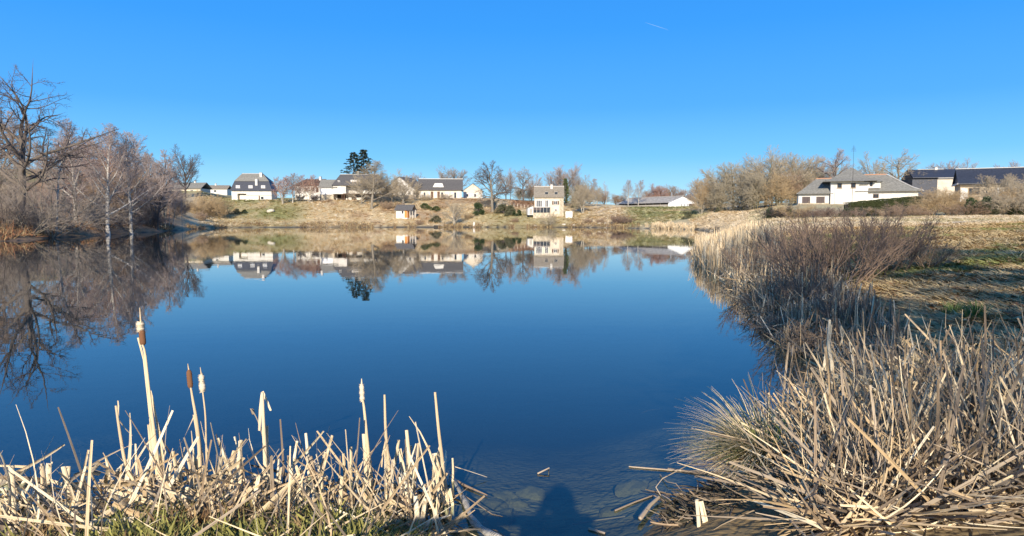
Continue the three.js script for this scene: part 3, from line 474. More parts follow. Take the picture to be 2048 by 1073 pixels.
const protos = {
  oak: (s) => growTree({ seed: s, h0: .74, r0: .027, taper: .3, start: .26, kids: [13, 9, 8, 7], ang: [1.1, .8, .75, .75], ratio: [0, .5, .5, .55], wob: [.16, .4, .5, .5], trop: [.02, .03, .01, .02], shape: (t) => lerp(.47, .27, t), limbR: .027, minR: .0013 }),
  gnarl: (s) => growTree({ seed: s, h0: .66, r0: .03, taper: .4, start: .36, kids: [12, 8, 6, 6], ang: [1.05, .85, .8, .8], ratio: [0, .5, .5, .5], wob: [.2, .5, .6, .6], trop: [.02, .05, .02, .0], shape: (t) => lerp(.5, .36, t), limbR: .031, minR: .0011 }),
  round: (s) => growTree({ seed: s, h0: .52, r0: .022, taper: .5, start: .26, kids: [14, 9, 8, 8], ang: [.95, .6, .6, .6], ratio: [0, .5, .5, .5], wob: [.1, .22, .3, .4], trop: [.02, .06, .04, .03], shape: (t) => lerp(.52, .5, t), limbR: .021, minR: .0015 }),
  birch: (s) => growTree({ seed: s, h0: .9, r0: .016, taper: .16, start: .2, kids: [22, 8, 7, 6], ang: [.75, .6, .7, .7], ratio: [0, .5, .5, .8], wob: [.1, .2, .35, .4], trop: [.02, .06, -.01, -.12], shape: (t) => lerp(.36, .12, t), limbR: .02, minR: .0008, bend: 1 }),
  fork: (s) => growTree({ seed: s, stems: 3, spread: .3, foot: .02, h0: .78, r0: .015, taper: .2, start: .22, kids: [14, 7, 8, 7], ang: [.8, .65, .7, .7], ratio: [0, .52, .5, .6], wob: [.12, .25, .35, .4], trop: [.02, .05, -.01, -.06], shape: (t) => lerp(.36, .16, t), limbR: .019, minR: .0012 }),
  shrub: (s) => growTree({ seed: s, stems: 18, spread: .95, foot: .12, h0: .95, r0: .008, taper: .25, start: .12, kids: [11, 7, 6], ang: [.65, .7, .8], ratio: [0, .55, .6], wob: [.25, .35, .4], trop: [-.01, .02, .0], shape: (t) => lerp(.42, .22, t), limbR: .014, minR: .0034 }),
  arch: (s) => growTree({ seed: s, stems: 15, spread: 1.0, foot: .08, h0: 1.05, r0: .0095, taper: .25, start: .2, kids: [10, 8, 7], ang: [.7, .6, .7], ratio: [0, .5, .5], wob: [.2, .35, .4], trop: [-.045, -.01, -.02], shape: (t) => lerp(.42, .22, t), limbR: .015, minR: .0016 }),
  wand: (s) => growTree({ seed: s, stems: 22, spread: .72, foot: .34, h0: .9, r0: .0095, taper: .3, start: .25, kids: [6, 4, 3], ang: [.45, .5, .6], ratio: [0, .5, .5], wob: [.14, .25, .3], trop: [.01, .03, .02], shape: (t) => lerp(.42, .2, t), limbR: .014, minR: .0026 }),
  pole: (s) => growTree({ seed: s, h0: .97, r0: .010, taper: .25, start: .4, kids: [14, 7, 7], ang: [.6, .6, .7], ratio: [0, .5, .6], wob: [.12, .3, .3], trop: [.01, .03, 0], shape: (t) => lerp(.24, .08, t), limbR: .016, minR: .0013 }),
  dense: (s) => growTree({ seed: s, stems: 7, spread: .42, foot: .06, h0: .72, r0: .013, taper: .3, start: .14, kids: [14, 8, 9], ang: [.95, .75, .85], ratio: [0, .55, .55], wob: [.2, .35, .4], trop: [.01, .03, .01], shape: (t) => lerp(.42, .28, t), limbR: .018, minR: .0024 }),
};
const made = {}; // geometry pairs by kind and variant, shared by every copy
function treeGeo(kind, v) { const k = kind + v; return made[k] || (made[k] = protos[kind](101 + v * 37 + kind.length * 7 + kind.charCodeAt(0))); }
const treeNames = { oak: 'oak_tree', gnarl: 'oak_tree', round: 'bare_tree', birch: 'birch_tree', fork: 'forked_tree', shrub: 'shrub', arch: 'arching_shrub', wand: 'sapling_thicket', pole: 'sapling', dense: 'bushy_tree' };
function tree(kind, v, px, d, top, mt, mc, label, o = {}) {
  const [a, b] = treeGeo(kind, v), p = o.at || spot(px, d), H = o.h || at(px, top, d).y - p.y, name = o.name || treeNames[kind], shrubby = ['shrub', 'arch', 'wand'].includes(kind);
  const g = base(name, p, o.turn ?? (px * 1.7 + d)); mesh(shrubby ? 'stems' : 'trunk', a, MT[mt] || MC[mt], g); mesh(shrubby ? 'twigs' : 'crown', b, MC[mc], g);
  a.computeBoundingBox(); b.computeBoundingBox(); const hh = Math.max(a.boundingBox.max.y, b.boundingBox.max.y), s = H / hh, w = s * (o.wide || 1);
  g.scale.set(w, s, w); return tag(g, label, o.cat || (shrubby ? 'shrub' : 'tree'), o.group);
}
// left wood
tree('gnarl', 0, 38, 74, 128, 'limb', 'dark', 'tallest old bare oak with crooked dark limbs at the left edge', { wide: 1.05 });
tree('pole', 0, 112, 80, 262, 'birch', 'grey', 'pale-barked slim tree right of the tallest old oak', { wide: 1.4 });
tree('birch', 0, 215, 93, 240, 'birch', 'mauve', 'large white-limbed birch in the middle of the left wood', { wide: 1.25 });
tree('birch', 1, 262, 97, 255, 'birch', 'mauve', 'second white-limbed birch just right of the large one', { wide: 1.1 });
tree('birch', 2, 152, 99, 236, 'birch', 'mauve', 'birch with reddish twigs left of the large white-limbed one', { wide: 1.2 });
tree('fork', 0, 312, 122, 292, 'dark', 'mauve', 'reddish-twigged tree at the right end of the left wood');
tree('round', 0, 372, 240, 286, 'dark', 'dark', 'lone dark oak against the sky at the end of the left wood', { name: 'oak_tree', wide: .95 });
{ let k = 0; for (const [px, d, top, lean] of [[322, 131, 372, 0], [331, 134, 352, .02], [338, 136, 366, .05], [344, 138, 360, .16], [364, 141, 384, 0], [300, 126, 350, .03], [288, 122, 356, -.05]]) { const t = tree('pole', 1 + k % 2, px, d, top, 'pale', 'mauve', 'slender pale sapling trunk at the waterside end of the left wood', { group: 'pale saplings at the end of the left wood', wide: .8 }); t.rotation.z = -lean; k++; } }
{ const list = [[-60, 96, 190, 'oak', 0, 'brown'], [-15, 110, 215, 'fork', 1, 'brown'], [180, 118, 262, 'fork', 1, 'red'], [235, 124, 262, 'round', 1, 'mauve'], [130, 128, 262, 'round', 1, 'brown'], [330, 160, 318, 'fork', 1, 'mauve'], [10, 92, 318, 'dense', 1, 'grey'], [245, 116, 318, 'dense', 1, 'brown'], [295, 130, 350, 'dense', 0, 'brown'], [350, 172, 372, 'dense', 1, 'brown'], [200, 101, 350, 'dense', 0, 'brown']]; for (const [px, d, top, k, v, c] of list) tree(k, v, px, d, top, 'oak', c, 'brown bare tree in the tangle of the left wood', { group: 'bare trees filling the left wood', wide: 1.1 }); }
{ let k = 0; for (const [px, d, top, lab] of [[98, 77, 318, 'large grey arching shrub under the pale-barked slim tree'], [150, 84, 345, 'grey arching shrub overhanging the water below the birches'], [60, 72, 368, 'low arching shrub at the foot of the tallest old oak'], [205, 95, 380, 'low grey tangled shrub under the large white-limbed birch'], [10, 70, 372, 'brushy shrub at the far left edge of the bank'], [262, 108, 400, 'dark low brush where the left bank meets the water'], [300, 122, 408, 'dark low brush below the slender saplings']]) tree('arch', k++ % 2, px, d, top, k < 4 ? 'oak' : 'dark', k < 5 ? 'grey' : 'dark', lab, { wide: k === 2 ? 1.0 : 1.1 }); }
{ let k = 0; for (const [px, d, top, lab] of [[415, 214, 376, 'golden-tan bush at the corner of the mansard house lawn'], [436, 216, 386, 'smaller golden-tan bush nearest the mansard house lawn'], [392, 206, 392, 'tan bush right of the slender saplings'], [360, 186, 404, 'brown thicket bush at the waterside right of the left wood'], [402, 196, 418, 'low brown bush on the shore below the golden-tan bush']]) tree('shrub', k++ % 2, px, d, top, k < 4 ? 'tan' : 'brown', k < 4 ? 'tan' : 'brown', lab, { cat: 'bush', name: 'bush', wide: .9 }); }
// middle of the far bank
tree('fork', 0, 566, 240, 350, 'pale', 'red', 'reddish small tree with pale forked trunk beside the mansard house', { wide: 1.15 });
tree('birch', 1, 586, 243, 344, 'birch', 'mauve', 'middle one of the three small purple-grey trees', { wide: 1.3 });
tree('fork', 1, 618, 246, 348, 'pale', 'red', 'reddish small tree nearest the white chalet', { wide: 1.15 });
tree('birch', 0, 744, 236, 318, 'oak', 'silver', 'tall dense grey tree in front of the chalet carport', { wide: 2.0 });
tree('round', 1, 724, 246, 350, 'pale', 'silver', 'smaller pale-trunked tree left of the tall dense grey one', {});
tree('fork', 1, 760, 247, 345, 'oak', 'olive', 'dense brownish tree right of the tall dense grey one', { wide: 1.2 });
tree('round', 0, 806, 244, 336, 'pale', 'silver', 'round-crowned grey tree above the boat shed', { wide: 1.3 });
tree('round', 1, 824, 292, 342, 'dark', 'mauve', 'purplish tree behind the steep-roofed house', {});
tree('round', 0, 890, 288, 328, 'dark', 'grey', 'left one of two bare trees behind the slate house', {});
tree('round', 1, 912, 290, 330, 'dark', 'grey', 'right one of two bare trees behind the slate house', {});
tree('oak', 0, 985, 233, 317, 'oak', 'dark', 'tall dark oak standing alone left of the waterside house', { wide: 1.15 });
tree('pole', 1, 1021, 268, 334, 'dark', 'mauve', 'narrow tall bare tree right of the lone dark oak', { wide: 1.3 });
tree('oak', 1, 1047, 266, 330, 'dark', 'grey', 'bare spreading oak on the ridge left of the waterside house', {});
tree('dense', 0, 1040, 272, 372, 'olive', 'olive', 'low brown-green bushy tree under the ridge oak', { wide: 1.2 });
tree('dense', 1, 1062, 276, 366, 'olive', 'brown', 'brown bushy tree just left of the waterside house roof', {});
tree('round', 0, 908, 214, 394, 'pale', 'silver', 'small pale fruit tree near the shore below the slate house', { wide: 1.25, name: 'fruit_tree' });
tree('round', 1, 867, 219, 424, 'pale', 'silver', 'tiny fruit tree beside the boat shed', { wide: 1.3, name: 'fruit_tree' });
tree('round', 1, 1132, 270, 324, 'oak', 'mauve', 'large round bare tree behind the waterside house', { wide: 1.15 });
tree('dense', 0, 1162, 256, 360, 'olive', 'olive', 'olive bushy tree behind the white hut', { wide: 1.1 });
tree('fork', 0, 1166, 230, 366, 'pale', 'silver', 'pale-trunked tree right of the white hut', { wide: 1.1 });
tree('dense', 1, 1150, 246, 382, 'olive', 'olive', 'bushy undergrowth tree just right of the waterside house', {});
tree('birch', 2, 1186, 285, 356, 'pale', 'mauve', 'birch with purple twigs left of the farm track', { wide: 1.2 });
tree('pole', 0, 1213, 246, 362, 'pale', 'mauve', 'slim pale tree standing by the farm track', { wide: 1.2 });
tree('birch', 0, 1256, 296, 358, 'birch', 'mauve', 'birch with white trunk left of the barn', { wide: 1.2 });
tree('birch', 1, 1276, 300, 359, 'birch', 'mauve', 'birch close against the left end of the barn', { wide: 1.1 });
for (const [px, d, top, c, v] of [[1316, 336, 364, 'red', 0], [1340, 345, 366, 'brown', 1], [1362, 340, 372, 'mauve', 0], [1296, 350, 376, 'brown', 1], [1232, 360, 386, 'brown', 0], [1208, 350, 378, 'brown', 1], [1178, 340, 372, 'brown', 0], [1246, 380, 388, 'dark', 1], [1380, 330, 382, 'mauve', 1]]) tree('dense', v, px, d, top, 'dark', c, 'brown bare tree in the belt behind the barn', { group: 'bare trees behind the barn', wide: 1.25 });
tree('dense', 1, 1403, 186, 346, 'pale', 'tan', 'upright tan-twigged tree right of the barn', { wide: .72 });
tree('pole', 2, 1396, 187, 352, 'pale', 'tan', 'slim tree against the left of the upright tan-twigged one', {});
tree('round', 1, 1466, 188, 314, 'olive', 'olive', 'leftmost of the three tall rounded trees right of the barn', { wide: 1.3 });
tree('round', 0, 1530, 176, 289, 'olive', 'silver', 'tallest of the three rounded trees right of the barn', { wide: 1.3 });
tree('round', 1, 1590, 180, 297, 'olive', 'silver', 'rightmost of the three tall rounded trees, beside the stone-roofed house', { wide: 1.3 });
{ let k = 0; for (const [px, d, top, c] of [[1440, 182, 352, 'olive'], [1484, 178, 338, 'olive'], [1512, 172, 332, 'olive'], [1556, 168, 336, 'tan'], [1580, 172, 336, 'brown'], [1612, 176, 330, 'olive'], [1640, 184, 334, 'olive'], [1500, 200, 340, 'olive'], [1545, 196, 326, 'olive'], [1600, 200, 328, 'brown'], [1425, 200, 360, 'mauve']]) tree('dense', k++ % 2, px, d, top, 'olive', c, 'olive-brown bushy tree under the tall rounded trees', { group: 'bushy undergrowth trees right of the barn' }); }
for (const [px, d, top, c, v] of [[1500, 190, 308, 'silver', 0], [1562, 188, 300, 'olive', 1], [1436, 196, 332, 'silver', 1], [1622, 190, 312, 'silver', 0], [1412, 210, 350, 'mauve', 1], [1650, 195, 318, 'olive', 1]]) tree('round', v, px, d, top, 'olive', c, 'rounded bare tree standing among the three tallest right of the barn', { wide: 1.2, group: 'rounded bare trees in the clump right of the barn' });
tree('oak', 0, 1668, 172, 292, 'dark', 'mauve', 'dark-limbed oak behind the tower of the stone-roofed house', {});
tree('round', 0, 1738, 192, 300, 'oak', 'silver', 'bare tree right of the antenna mast behind the house', {});
tree('oak', 1, 1792, 178, 296, 'oak', 'silver', 'wide round oak behind the right wing of the stone-roofed house', { wide: 1.1 });
tree('dense', 0, 1762, 205, 334, 'olive', 'olive', 'low olive trees behind the right wing of the stone-roofed house', { wide: 1.3 });
tree('round', 1, 1882, 215, 316, 'dark', 'mauve', 'left one of the faint bare trees behind the slate-clad house', {});
tree('round', 0, 1926, 215, 312, 'dark', 'mauve', 'right one of the faint bare trees behind the slate-clad house', {});
tree('dense', 1, 2000, 190, 324, 'brown', 'red', 'reddish tree behind the long slate house', { wide: 1.5 });
tree('round', 0, 2045, 180, 306, 'brown', 'red', 'taller reddish tree at the right edge behind the long slate house', {});
tree('fork', 1, 2030, 108, 345, 'pale', 'silver', 'bare pale tree in front of the long slate house', { wide: 1.2 });
{ let k = 0; for (const [px, d, top, lab] of [[1560, 11.4, 610, 'dark twiggy bush leaning over the water below the shaded reeds'], [1640, 9.3, 640, 'dark twiggy bush overhanging the inlet of the right shore'], [1530, 13.6, 570, 'dark twiggy bush at the waterline left of the shaded reeds']]) tree('arch', k++ % 2, px, d, top, 'dark', 'brown', lab, { wide: 1.5, cat: 'bush', name: 'overhanging_bush' }); }
tree('fork', 0, 1990, 103, 344, 'pale', 'silver', 'bare pale small tree left of the frame edge, before the long slate house', { wide: 1.3 }); tree('dense', 0, 2040, 99, 352, 'silver', 'silver', 'tall grey bush at the right frame edge before the long slate house', { wide: 1.1, cat: 'bush', name: 'bush' }); tree('dense', 1, 1945, 101, 384, 'tan', 'tan', 'low tan bush under the window of the long slate house', { wide: 1.3, cat: 'bush', name: 'bush' });
tree('round', 0, 1152, 264, 336, 'oak', 'grey', 'bare tree right of the large round one behind the waterside house', { wide: 1.1 }); tree('round', 1, 1112, 276, 340, 'oak', 'mauve', 'bare tree behind the chimney of the waterside house', { wide: 1.1 }); tree('fork', 1, 1192, 256, 372, 'pale', 'silver', 'grey small tree before the birch left of the farm track', { wide: 1.2 });
tree('fork', 0, 782, 250, 352, 'oak', 'silver', 'grey tree between the tall dense one and the round-crowned one', { wide: 1.3 }); tree('dense', 1, 838, 262, 362, 'oak', 'silver', 'grey bushy tree at the left end of the slate house', {}); tree('shrub', 0, 852, 252, 384, 'silver', 'silver', 'low bare bush under the left windows of the slate house', { wide: 1.2 }); tree('shrub', 1, 892, 254, 384, 'silver', 'silver', 'low bare bush under the dormer of the slate house', { wide: 1.2 });
tree('birch', 2, 600, 250, 350, 'birch', 'mauve', 'purplish birch behind the three small purple-grey trees', { wide: 1.3 }); tree('round', 1, 1012, 276, 340, 'dark', 'grey', 'bare tree behind the narrow tall one on the ridge', {}); tree('round', 0, 1070, 282, 344, 'dark', 'mauve', 'faint bare tree left of the waterside house roof', {});
// bushes along the right field edge
{ let k = 0; for (const [kind, px, d, top, c, lab, w] of [['shrub', 1556, 99, 404, 'dark', 'dark brown bush at the left end of the hedge row', 1.1], ['shrub', 1586, 97, 402, 'tan', 'orange-tan bush near the left end of the hedge row', 1], ['shrub', 1624, 95, 412, 'wine', 'wine-brown bush before the shuttered doors', 1.1], ['shrub', 1668, 97, 408, 'wine', 'wine-brown bush under the tower block', 1.1], ['shrub', 1712, 99, 414, 'wine', 'low purple-brown bush below the clipped hedge', 1.1], ['shrub', 1760, 97, 408, 'brown', 'purple-brown bush right of the low one below the hedge', 1.2], ['shrub', 1806, 97, 400, 'brown', 'brown bush at the right end of the clipped hedge', 1.1], ['dense', 1862, 99, 372, 'tan', 'big golden-tan bush left of the slate-clad house', 1], ['dense', 1898, 101, 370, 'tan', 'big golden-tan bush in front of the slate-clad house', 1], ['shrub', 1930, 95, 398, 'brown', 'brown bush between the golden-tan and the dark green ones', 1], ['dense', 2000, 99, 372, 'tan', 'tall tan bush in front of the long slate house', 1.1], ['shrub', 2044, 93, 372, 'silver', 'grey bush at the right frame edge of the hedge row', 1.1], ['shrub', 1840, 95, 412, 'brown', 'low brown bush left of the big golden-tan ones', 1.1]]) tree(kind, k++ % 2, px, d, top, c, c, lab, { cat: 'bush', name: 'bush', wide: w * 1.55 }); }
tree('arch', 0, 1098, 214, 416, 'pale', 'silver', 'pale bare willow bush at the water in front of the waterside house', { cat: 'bush', name: 'willow_bush', wide: .8 });
{ let k = 0; for (const [px, d, top, c, lab] of [[1234, 200, 424, 'wine', 'red-brown thicket on the far shore below the farm track'], [1254, 198, 428, 'wine', 'right half of the red-brown thicket below the farm track'], [1176, 212, 432, 'brown', 'brown shore brush below the pale-trunked tree'], [1200, 206, 434, 'brown', 'brown shore brush left of the red-brown thicket'], [838, 214, 436, 'brown', 'small brown bush on the shore right of the boat shed'], [1030, 218, 434, 'brown', 'small brown shrub on the shore left of the waterside house'], [937, 224, 420, 'tan', 'tan bush left of the dark green rhododendron'], [775, 236, 398, 'brown', 'brown brush under the terrace wall'], [800, 238, 402, 'brown', 'brown brush above the boat shed roof'], [660, 250, 396, 'brown', 'low brush under the chalet basement'], [630, 256, 384, 'wine', 'dark wine brush in front of the brown-roofed house'], [600, 254, 386, 'dark', 'dark brush behind the middle small tree']]) tree('shrub', k++ % 2, px, d, top, c, c, lab, { cat: 'bush', name: 'bush', wide: 1 }); }
tree('wand', 1, 1440, 116, 438, 'silver', 'silver', 'pale grey tuft beside the dark stump on the far right shore', { cat: 'bush', name: 'bush', wide: 1.1 });

// evergreens
function leafBush(seed, n, shape, size) { // leaf-sized faces through a lumpy volume, base at 0, about 1 high
  const R = rng(seed), b = new MB(), lumps = []; for (let k = 0; k < 14; k++) { const a = R() * 6.28, h = R(); lumps.push([Math.cos(a) * .42 * shape(h), h * .85, Math.sin(a) * .42 * shape(h), .13 + .13 * R()]); }
  for (let k = 0; k < n; k++) {
    const L = lumps[Math.floor(R() * lumps.length)], u = R() * 6.28, c = R() * 2 - 1, q = Math.sqrt(1 - c * c), r = L[3] * Math.pow(R(), .33), p = V(L[0] + Math.cos(u) * q * r, Math.max(.01, L[1] + c * r), L[2] + Math.sin(u) * q * r);
    const d = V(Math.cos(u) * q + (R() - .5), c + (R() - .3), Math.sin(u) * q + (R() - .5)).normalize(), s = V(R() - .5, R() - .5, R() - .5).cross(d).normalize().multiplyScalar(size * (.3 + .3 * R())), e = p.clone().addScaledVector(d, size * (.7 + .6 * R()));
    b.tri(p.clone().sub(s), p.clone().add(s), e);
  }
  return b.geo();
}
const MG = { laurel: std(.05, .08, .032, .5), juniper: std(.125, .13, .075, .8), hedge: std(.06, .075, .025, .7), conifer: std(.022, .042, .034, .8), ivy: std(.10, .13, .045, .6), moss: std(.13, .17, .03, .95) };
const leafGeos = [leafBush(5, 5200, (h) => .9 - .5 * h, .045), leafBush(6, 5200, (h) => 1.5 - 1.2 * h, .05), leafBush(8, 5200, (h) => 1.0, .05)];
function green(px, d, top, v, mat, w, label, o = {}) { const p = spot(px, d), g = base(o.name || 'evergreen_bush', p, px); const H = at(px, top, d).y - p.y; const R = rng(px), st = new MB(); for (let k = 0; k < 5; k++) { const a = R() * 6.28; st.tube([V(0, -.05, 0), V(Math.cos(a) * .12, .4, Math.sin(a) * .12), V(Math.cos(a) * .25, .75, Math.sin(a) * .25)], [.025, .018, .008], 4); } st.build('stems', MC.dark, g); mesh('foliage', leafGeos[v], mat, g); g.scale.set(H * w, H, H * w); tag(g, label, o.cat || 'bush'); return g; }
green(955, 228, 404, 0, MG.laurel, 1.1, 'dark green rhododendron left of the lone dark oak');
green(1008, 231, 410, 1, MG.juniper, 1.5, 'sprawling dull green juniper at the foot of the lone dark oak'); green(1022, 229, 412, 1, MG.juniper, 1.2, 'right-hand sprawling juniper patch beside the lone dark oak'); green(1034, 228, 419, 2, MG.laurel, 1.2, 'small dark green bush on the slope right of the junipers');
green(850, 236, 407, 1, MG.ivy, 1.8, 'low green ivy mat on the bank above the boat shed'); green(872, 234, 413, 1, MG.ivy, 2, 'right end of the low green ivy mat on the bank'); green(872, 219, 432, 1, MG.juniper, 1.6, 'low green bush by the tiny fruit tree');
green(1376, 178, 424, 1, MG.juniper, 1.2, 'round green shrub on the meadow below the barn'); green(1436, 180, 416, 1, MG.juniper, 1.4, 'dull green bush under the leftmost rounded tree');
green(472, 224, 418, 1, MG.juniper, 1.7, 'flat dark green clump on the lawn near the left shore'); green(489, 225, 420, 1, MG.laurel, 1.5, 'right end of the flat dark clump on the left lawn');
green(1952, 95, 392, 2, MG.laurel, 1.0, 'dark green evergreen bush in the right hedge row'); green(1975, 94, 398, 2, MG.juniper, 1.0, 'dull green evergreen bush right of the darkest one'); green(2030, 93, 402, 2, MG.hedge, 1.0, 'green bush at the right end of the hedge row'); green(1546, 99, 414, 2, MG.laurel, .9, 'dark evergreen bush at the shaded left end of the hedge row'); green(1572, 98, 414, 2, MG.laurel, .9, 'second dark evergreen bush of the hedge row left end'); green(1745, 97, 420, 1, MG.laurel, 1.4, 'dark low evergreen under the clipped hedge'); green(1690, 97, 418, 1, MG.laurel, 1.4, 'dark low evergreen below the tower block');
{ // clipped hedge: a box of leaves on stems
  const R = rng(77), b = new MB(), A = spot(1690, 118), B = spot(1836, 122); A.y = at(1690, 413, 118).y; const L = A.distanceTo(B), g = base('clipped_hedge', A, Math.atan2(-(B.z - A.z), B.x - A.x)); tag(g, 'long clipped dark green hedge in front of the stone-roofed house', 'hedge');
  for (let k = 0; k < 14000; k++) { const f = R(), x = R() * L, y = f < .4 ? (.55 + x * .085) * (.86 + .3 * fbm(x * .9, 2, 3, 4)) - R() * R() * .2 : R() * (.6 + x * .085), z = f < .4 ? (R() - .5) * 1.5 : .75 - R() * R() * .3, p = V(x, y, z), s = V(R() - .5, R() - .5, R() - .5).normalize().multiplyScalar(.05), e = V(R() - .5, R() - .2, R() - .2).normalize().multiplyScalar(.13); b.tri(p.clone().sub(s), p.clone().add(s), p.clone().add(e)); }
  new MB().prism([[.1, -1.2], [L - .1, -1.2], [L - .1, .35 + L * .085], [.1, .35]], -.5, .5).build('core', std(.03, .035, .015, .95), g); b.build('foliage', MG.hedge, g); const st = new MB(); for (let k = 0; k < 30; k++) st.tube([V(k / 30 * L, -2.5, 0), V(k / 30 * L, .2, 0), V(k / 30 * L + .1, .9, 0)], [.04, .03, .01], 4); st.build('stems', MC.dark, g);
}
function conifer(px, d, top, basePy, w, mat, label, seed, name = 'conifer_tree') {
  const R = rng(seed), p = spot(px, d), H = at(px, top, d).y - p.y, T = new MB(), K = new MB(), g = base(name, p, seed);
  T.tube([V(0, -.3, 0), V(0, H * .5, 0), V(.05, H, 0)], [H * .022, H * .014, .02], 7); const n = 34;
  for (let k = 0; k < n; k++) { const t = k / n, y = H * (.14 + .85 * t), L = H * w * Math.pow(1 - t, .8) * (.45 + .85 * R()) + .3, m = 4; for (let j = 0; j < m; j++) { const a = (j + R() * .8) / m * 6.28 + k; const e = V(Math.cos(a) * L, -L * .12 + L * .25 * R(), Math.sin(a) * L), q = V(0, y, 0); T.cone(q, q.clone().add(e), .05); for (let i = 0; i < 15; i++) { const f = .25 + .75 * R(), c = q.clone().addScaledVector(e, f), s = H * .026 * (.6 + R()); const dd = V(e.x / L + (R() - .5) * 1.6, (R() - .65), e.z / L + (R() - .5) * 1.6).normalize().multiplyScalar(s * 1.5), sd = V(R() - .5, R() - .5, R() - .5).cross(dd).normalize().multiplyScalar(s * .45); K.tri(c.clone().sub(sd), c.clone().add(sd), c.clone().add(dd)); } } }
  T.build('trunk', MT.dark, g); K.build('foliage', mat, g); tag(g, label, 'tree');
}
conifer(709, 290, 303, 380, .40, MG.conifer, 'left one of the two dark spruces behind the chalet', 3); conifer(729, 292, 297, 380, .36, MG.conifer, 'right, slightly taller one of the two dark spruces', 4); conifer(1131, 252, 356, 420, .13, MG.ivy, 'narrow ivy-green column tree behind the waterside house', 9, 'ivy_clad_tree'); conifer(1154, 262, 372, 420, .2, MG.ivy, 'lower ivy-covered tree right of the green column', 19, 'ivy_clad_tree');
// trees beside and behind the photographer on the right, which throw their shadow on the lawn and reeds
for (const [x, z, h, k, v] of [[8.5, 5, 15, 'oak', 0], [14.5, 11, 15, 'oak', 1], [5.2, 5, 9, 'fork', 0], [20, 6, 16, 'oak', 0], [26, 14, 18, 'oak', 1], [31, 10, 15, 'fork', 0], [13, 10, 17, 'round', 0]]) tree(k, v, 0, 1, 0, 'oak', 'grey', 'bare tree on the right bank beside the photographer', { at: V(x, ground(x, z), z), h, turn: x, group: 'bank trees outside the frame that shade the right lawn' });

// ------------------------------------------------------------------ reeds, grass, foreground
const onY = (px, py, y) => { const q = at(px, py, 1).sub(camera.position); return camera.position.clone().addScaledVector(q, (y - CAM_H) / q.y); };
const reedMat = (r, g, b) => std(r, g, b, .75, { map: rep(T_reed, 1, 1.4) });
const RM = [reedMat(.90, .76, .53), reedMat(.84, .69, .46), reedMat(.74, .59, .39), reedMat(.95, .84, .63)];
const RG = [reedMat(.42, .345, .265), reedMat(.33, .265, .205), reedMat(.52, .43, .33)];
const white1 = new THREE.MeshStandardMaterial({ color: C3(1, 1, 1), roughness: .8, side: THREE.DoubleSide, map: rep(T_reed, 1, 1.4) });
// blades of length 1 standing on the origin: upright, snapped over, arching
function bladeGeo(seed, kind, w) {
  const R = rng(seed), b = new MB(), pts = [V(0, 0, 0)], a = R() * 6.28, l = V(Math.cos(a), 0, Math.sin(a)); let d = V(0, 1, 0).addScaledVector(l, .12 * R()).normalize();
  const kink = .35 + .35 * R(), ang = kind === 1 ? 1.5 + 1.1 * R() : 0, n = 6; let bent = false;
  for (let k = 1; k <= n; k++) { if (kind === 1 && !bent && k / n > kink) { d = V(0, Math.cos(ang), 0).addScaledVector(l, Math.sin(ang)).normalize(); bent = true; } if (kind === 2) d.addScaledVector(l, .22).addScaledVector(V(0, -1, 0), .06 * k).normalize(); else d.add(V((R() - .5) * .1, 0, (R() - .5) * .1)).normalize(); pts.push(pts[k - 1].clone().addScaledVector(d, 1 / n)); }
  b.ribbon(pts, (t) => w * (kind === 2 ? 1 - .85 * t : 1 - .45 * t * t), .45, V(-l.z, 0, l.x)); return b.geo();
}
const bladeGeos = []; for (let k = 0; k < 12; k++) bladeGeos.push(bladeGeo(300 + k, [0, 1, 2, 0, 1, 2, 0, 1, 1, 1, 2, 1][k], .045));
const thinGeos = []; for (let k = 0; k < 6; k++) thinGeos.push(bladeGeo(400 + k, k % 3 === 1 ? 1 : k % 3 === 0 ? 0 : 2, .02));
const Q = new THREE.Quaternion(), QY = new THREE.Quaternion(), UPV = V(0, 1, 0);
// many alike blades nobody could count: one object made of a few instanced meshes
function scatter(name, label, geos, mat, n, seed, place, part = 'blades') {
  const R = rng(seed), items = geos.map(() => []); let got = 0, tries = 0;
  while (got < n && tries++ < n * 30) { const q = place(R); if (!q) continue; items[Math.floor(R() * geos.length)].push(q); got++; }
  const g = new THREE.Group(); g.name = numbered(name); scene.add(g); tag(g, label, null, null, 'stuff');
  const m = new THREE.Matrix4(), c = new THREE.Color();
  items.forEach((list, k) => { if (!list.length) return; const im = new THREE.InstancedMesh(geos[k], mat, list.length); im.name = part; im.userData.kind = 'stuff'; list.forEach((q, i) => { QY.setFromAxisAngle(UPV, q.turn); Q.setFromAxisAngle(V(Math.cos(q.az), 0, Math.sin(q.az)), q.lean).multiply(QY); m.compose(q.p, Q, V(q.w, q.l, q.w)); im.setMatrixAt(i, m); im.setColorAt(i, c.setRGB(...q.c)); }); shadow(im); g.add(im); });
  return g;
}
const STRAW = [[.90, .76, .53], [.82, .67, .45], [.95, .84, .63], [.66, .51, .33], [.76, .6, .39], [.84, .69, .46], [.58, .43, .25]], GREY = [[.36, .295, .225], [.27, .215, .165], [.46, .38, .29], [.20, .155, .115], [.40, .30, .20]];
const tint = (R, L) => { const c = L[Math.floor(R() * L.length)], k = .8 + .35 * R(); return c.map((x) => x * k); };
const inTussock = (p) => Math.hypot(p.x - gx(1535, 4.6), p.z + 4.6) < .42 || (p.z > -4.75 && toPx(p.x, -p.z) < 1640);

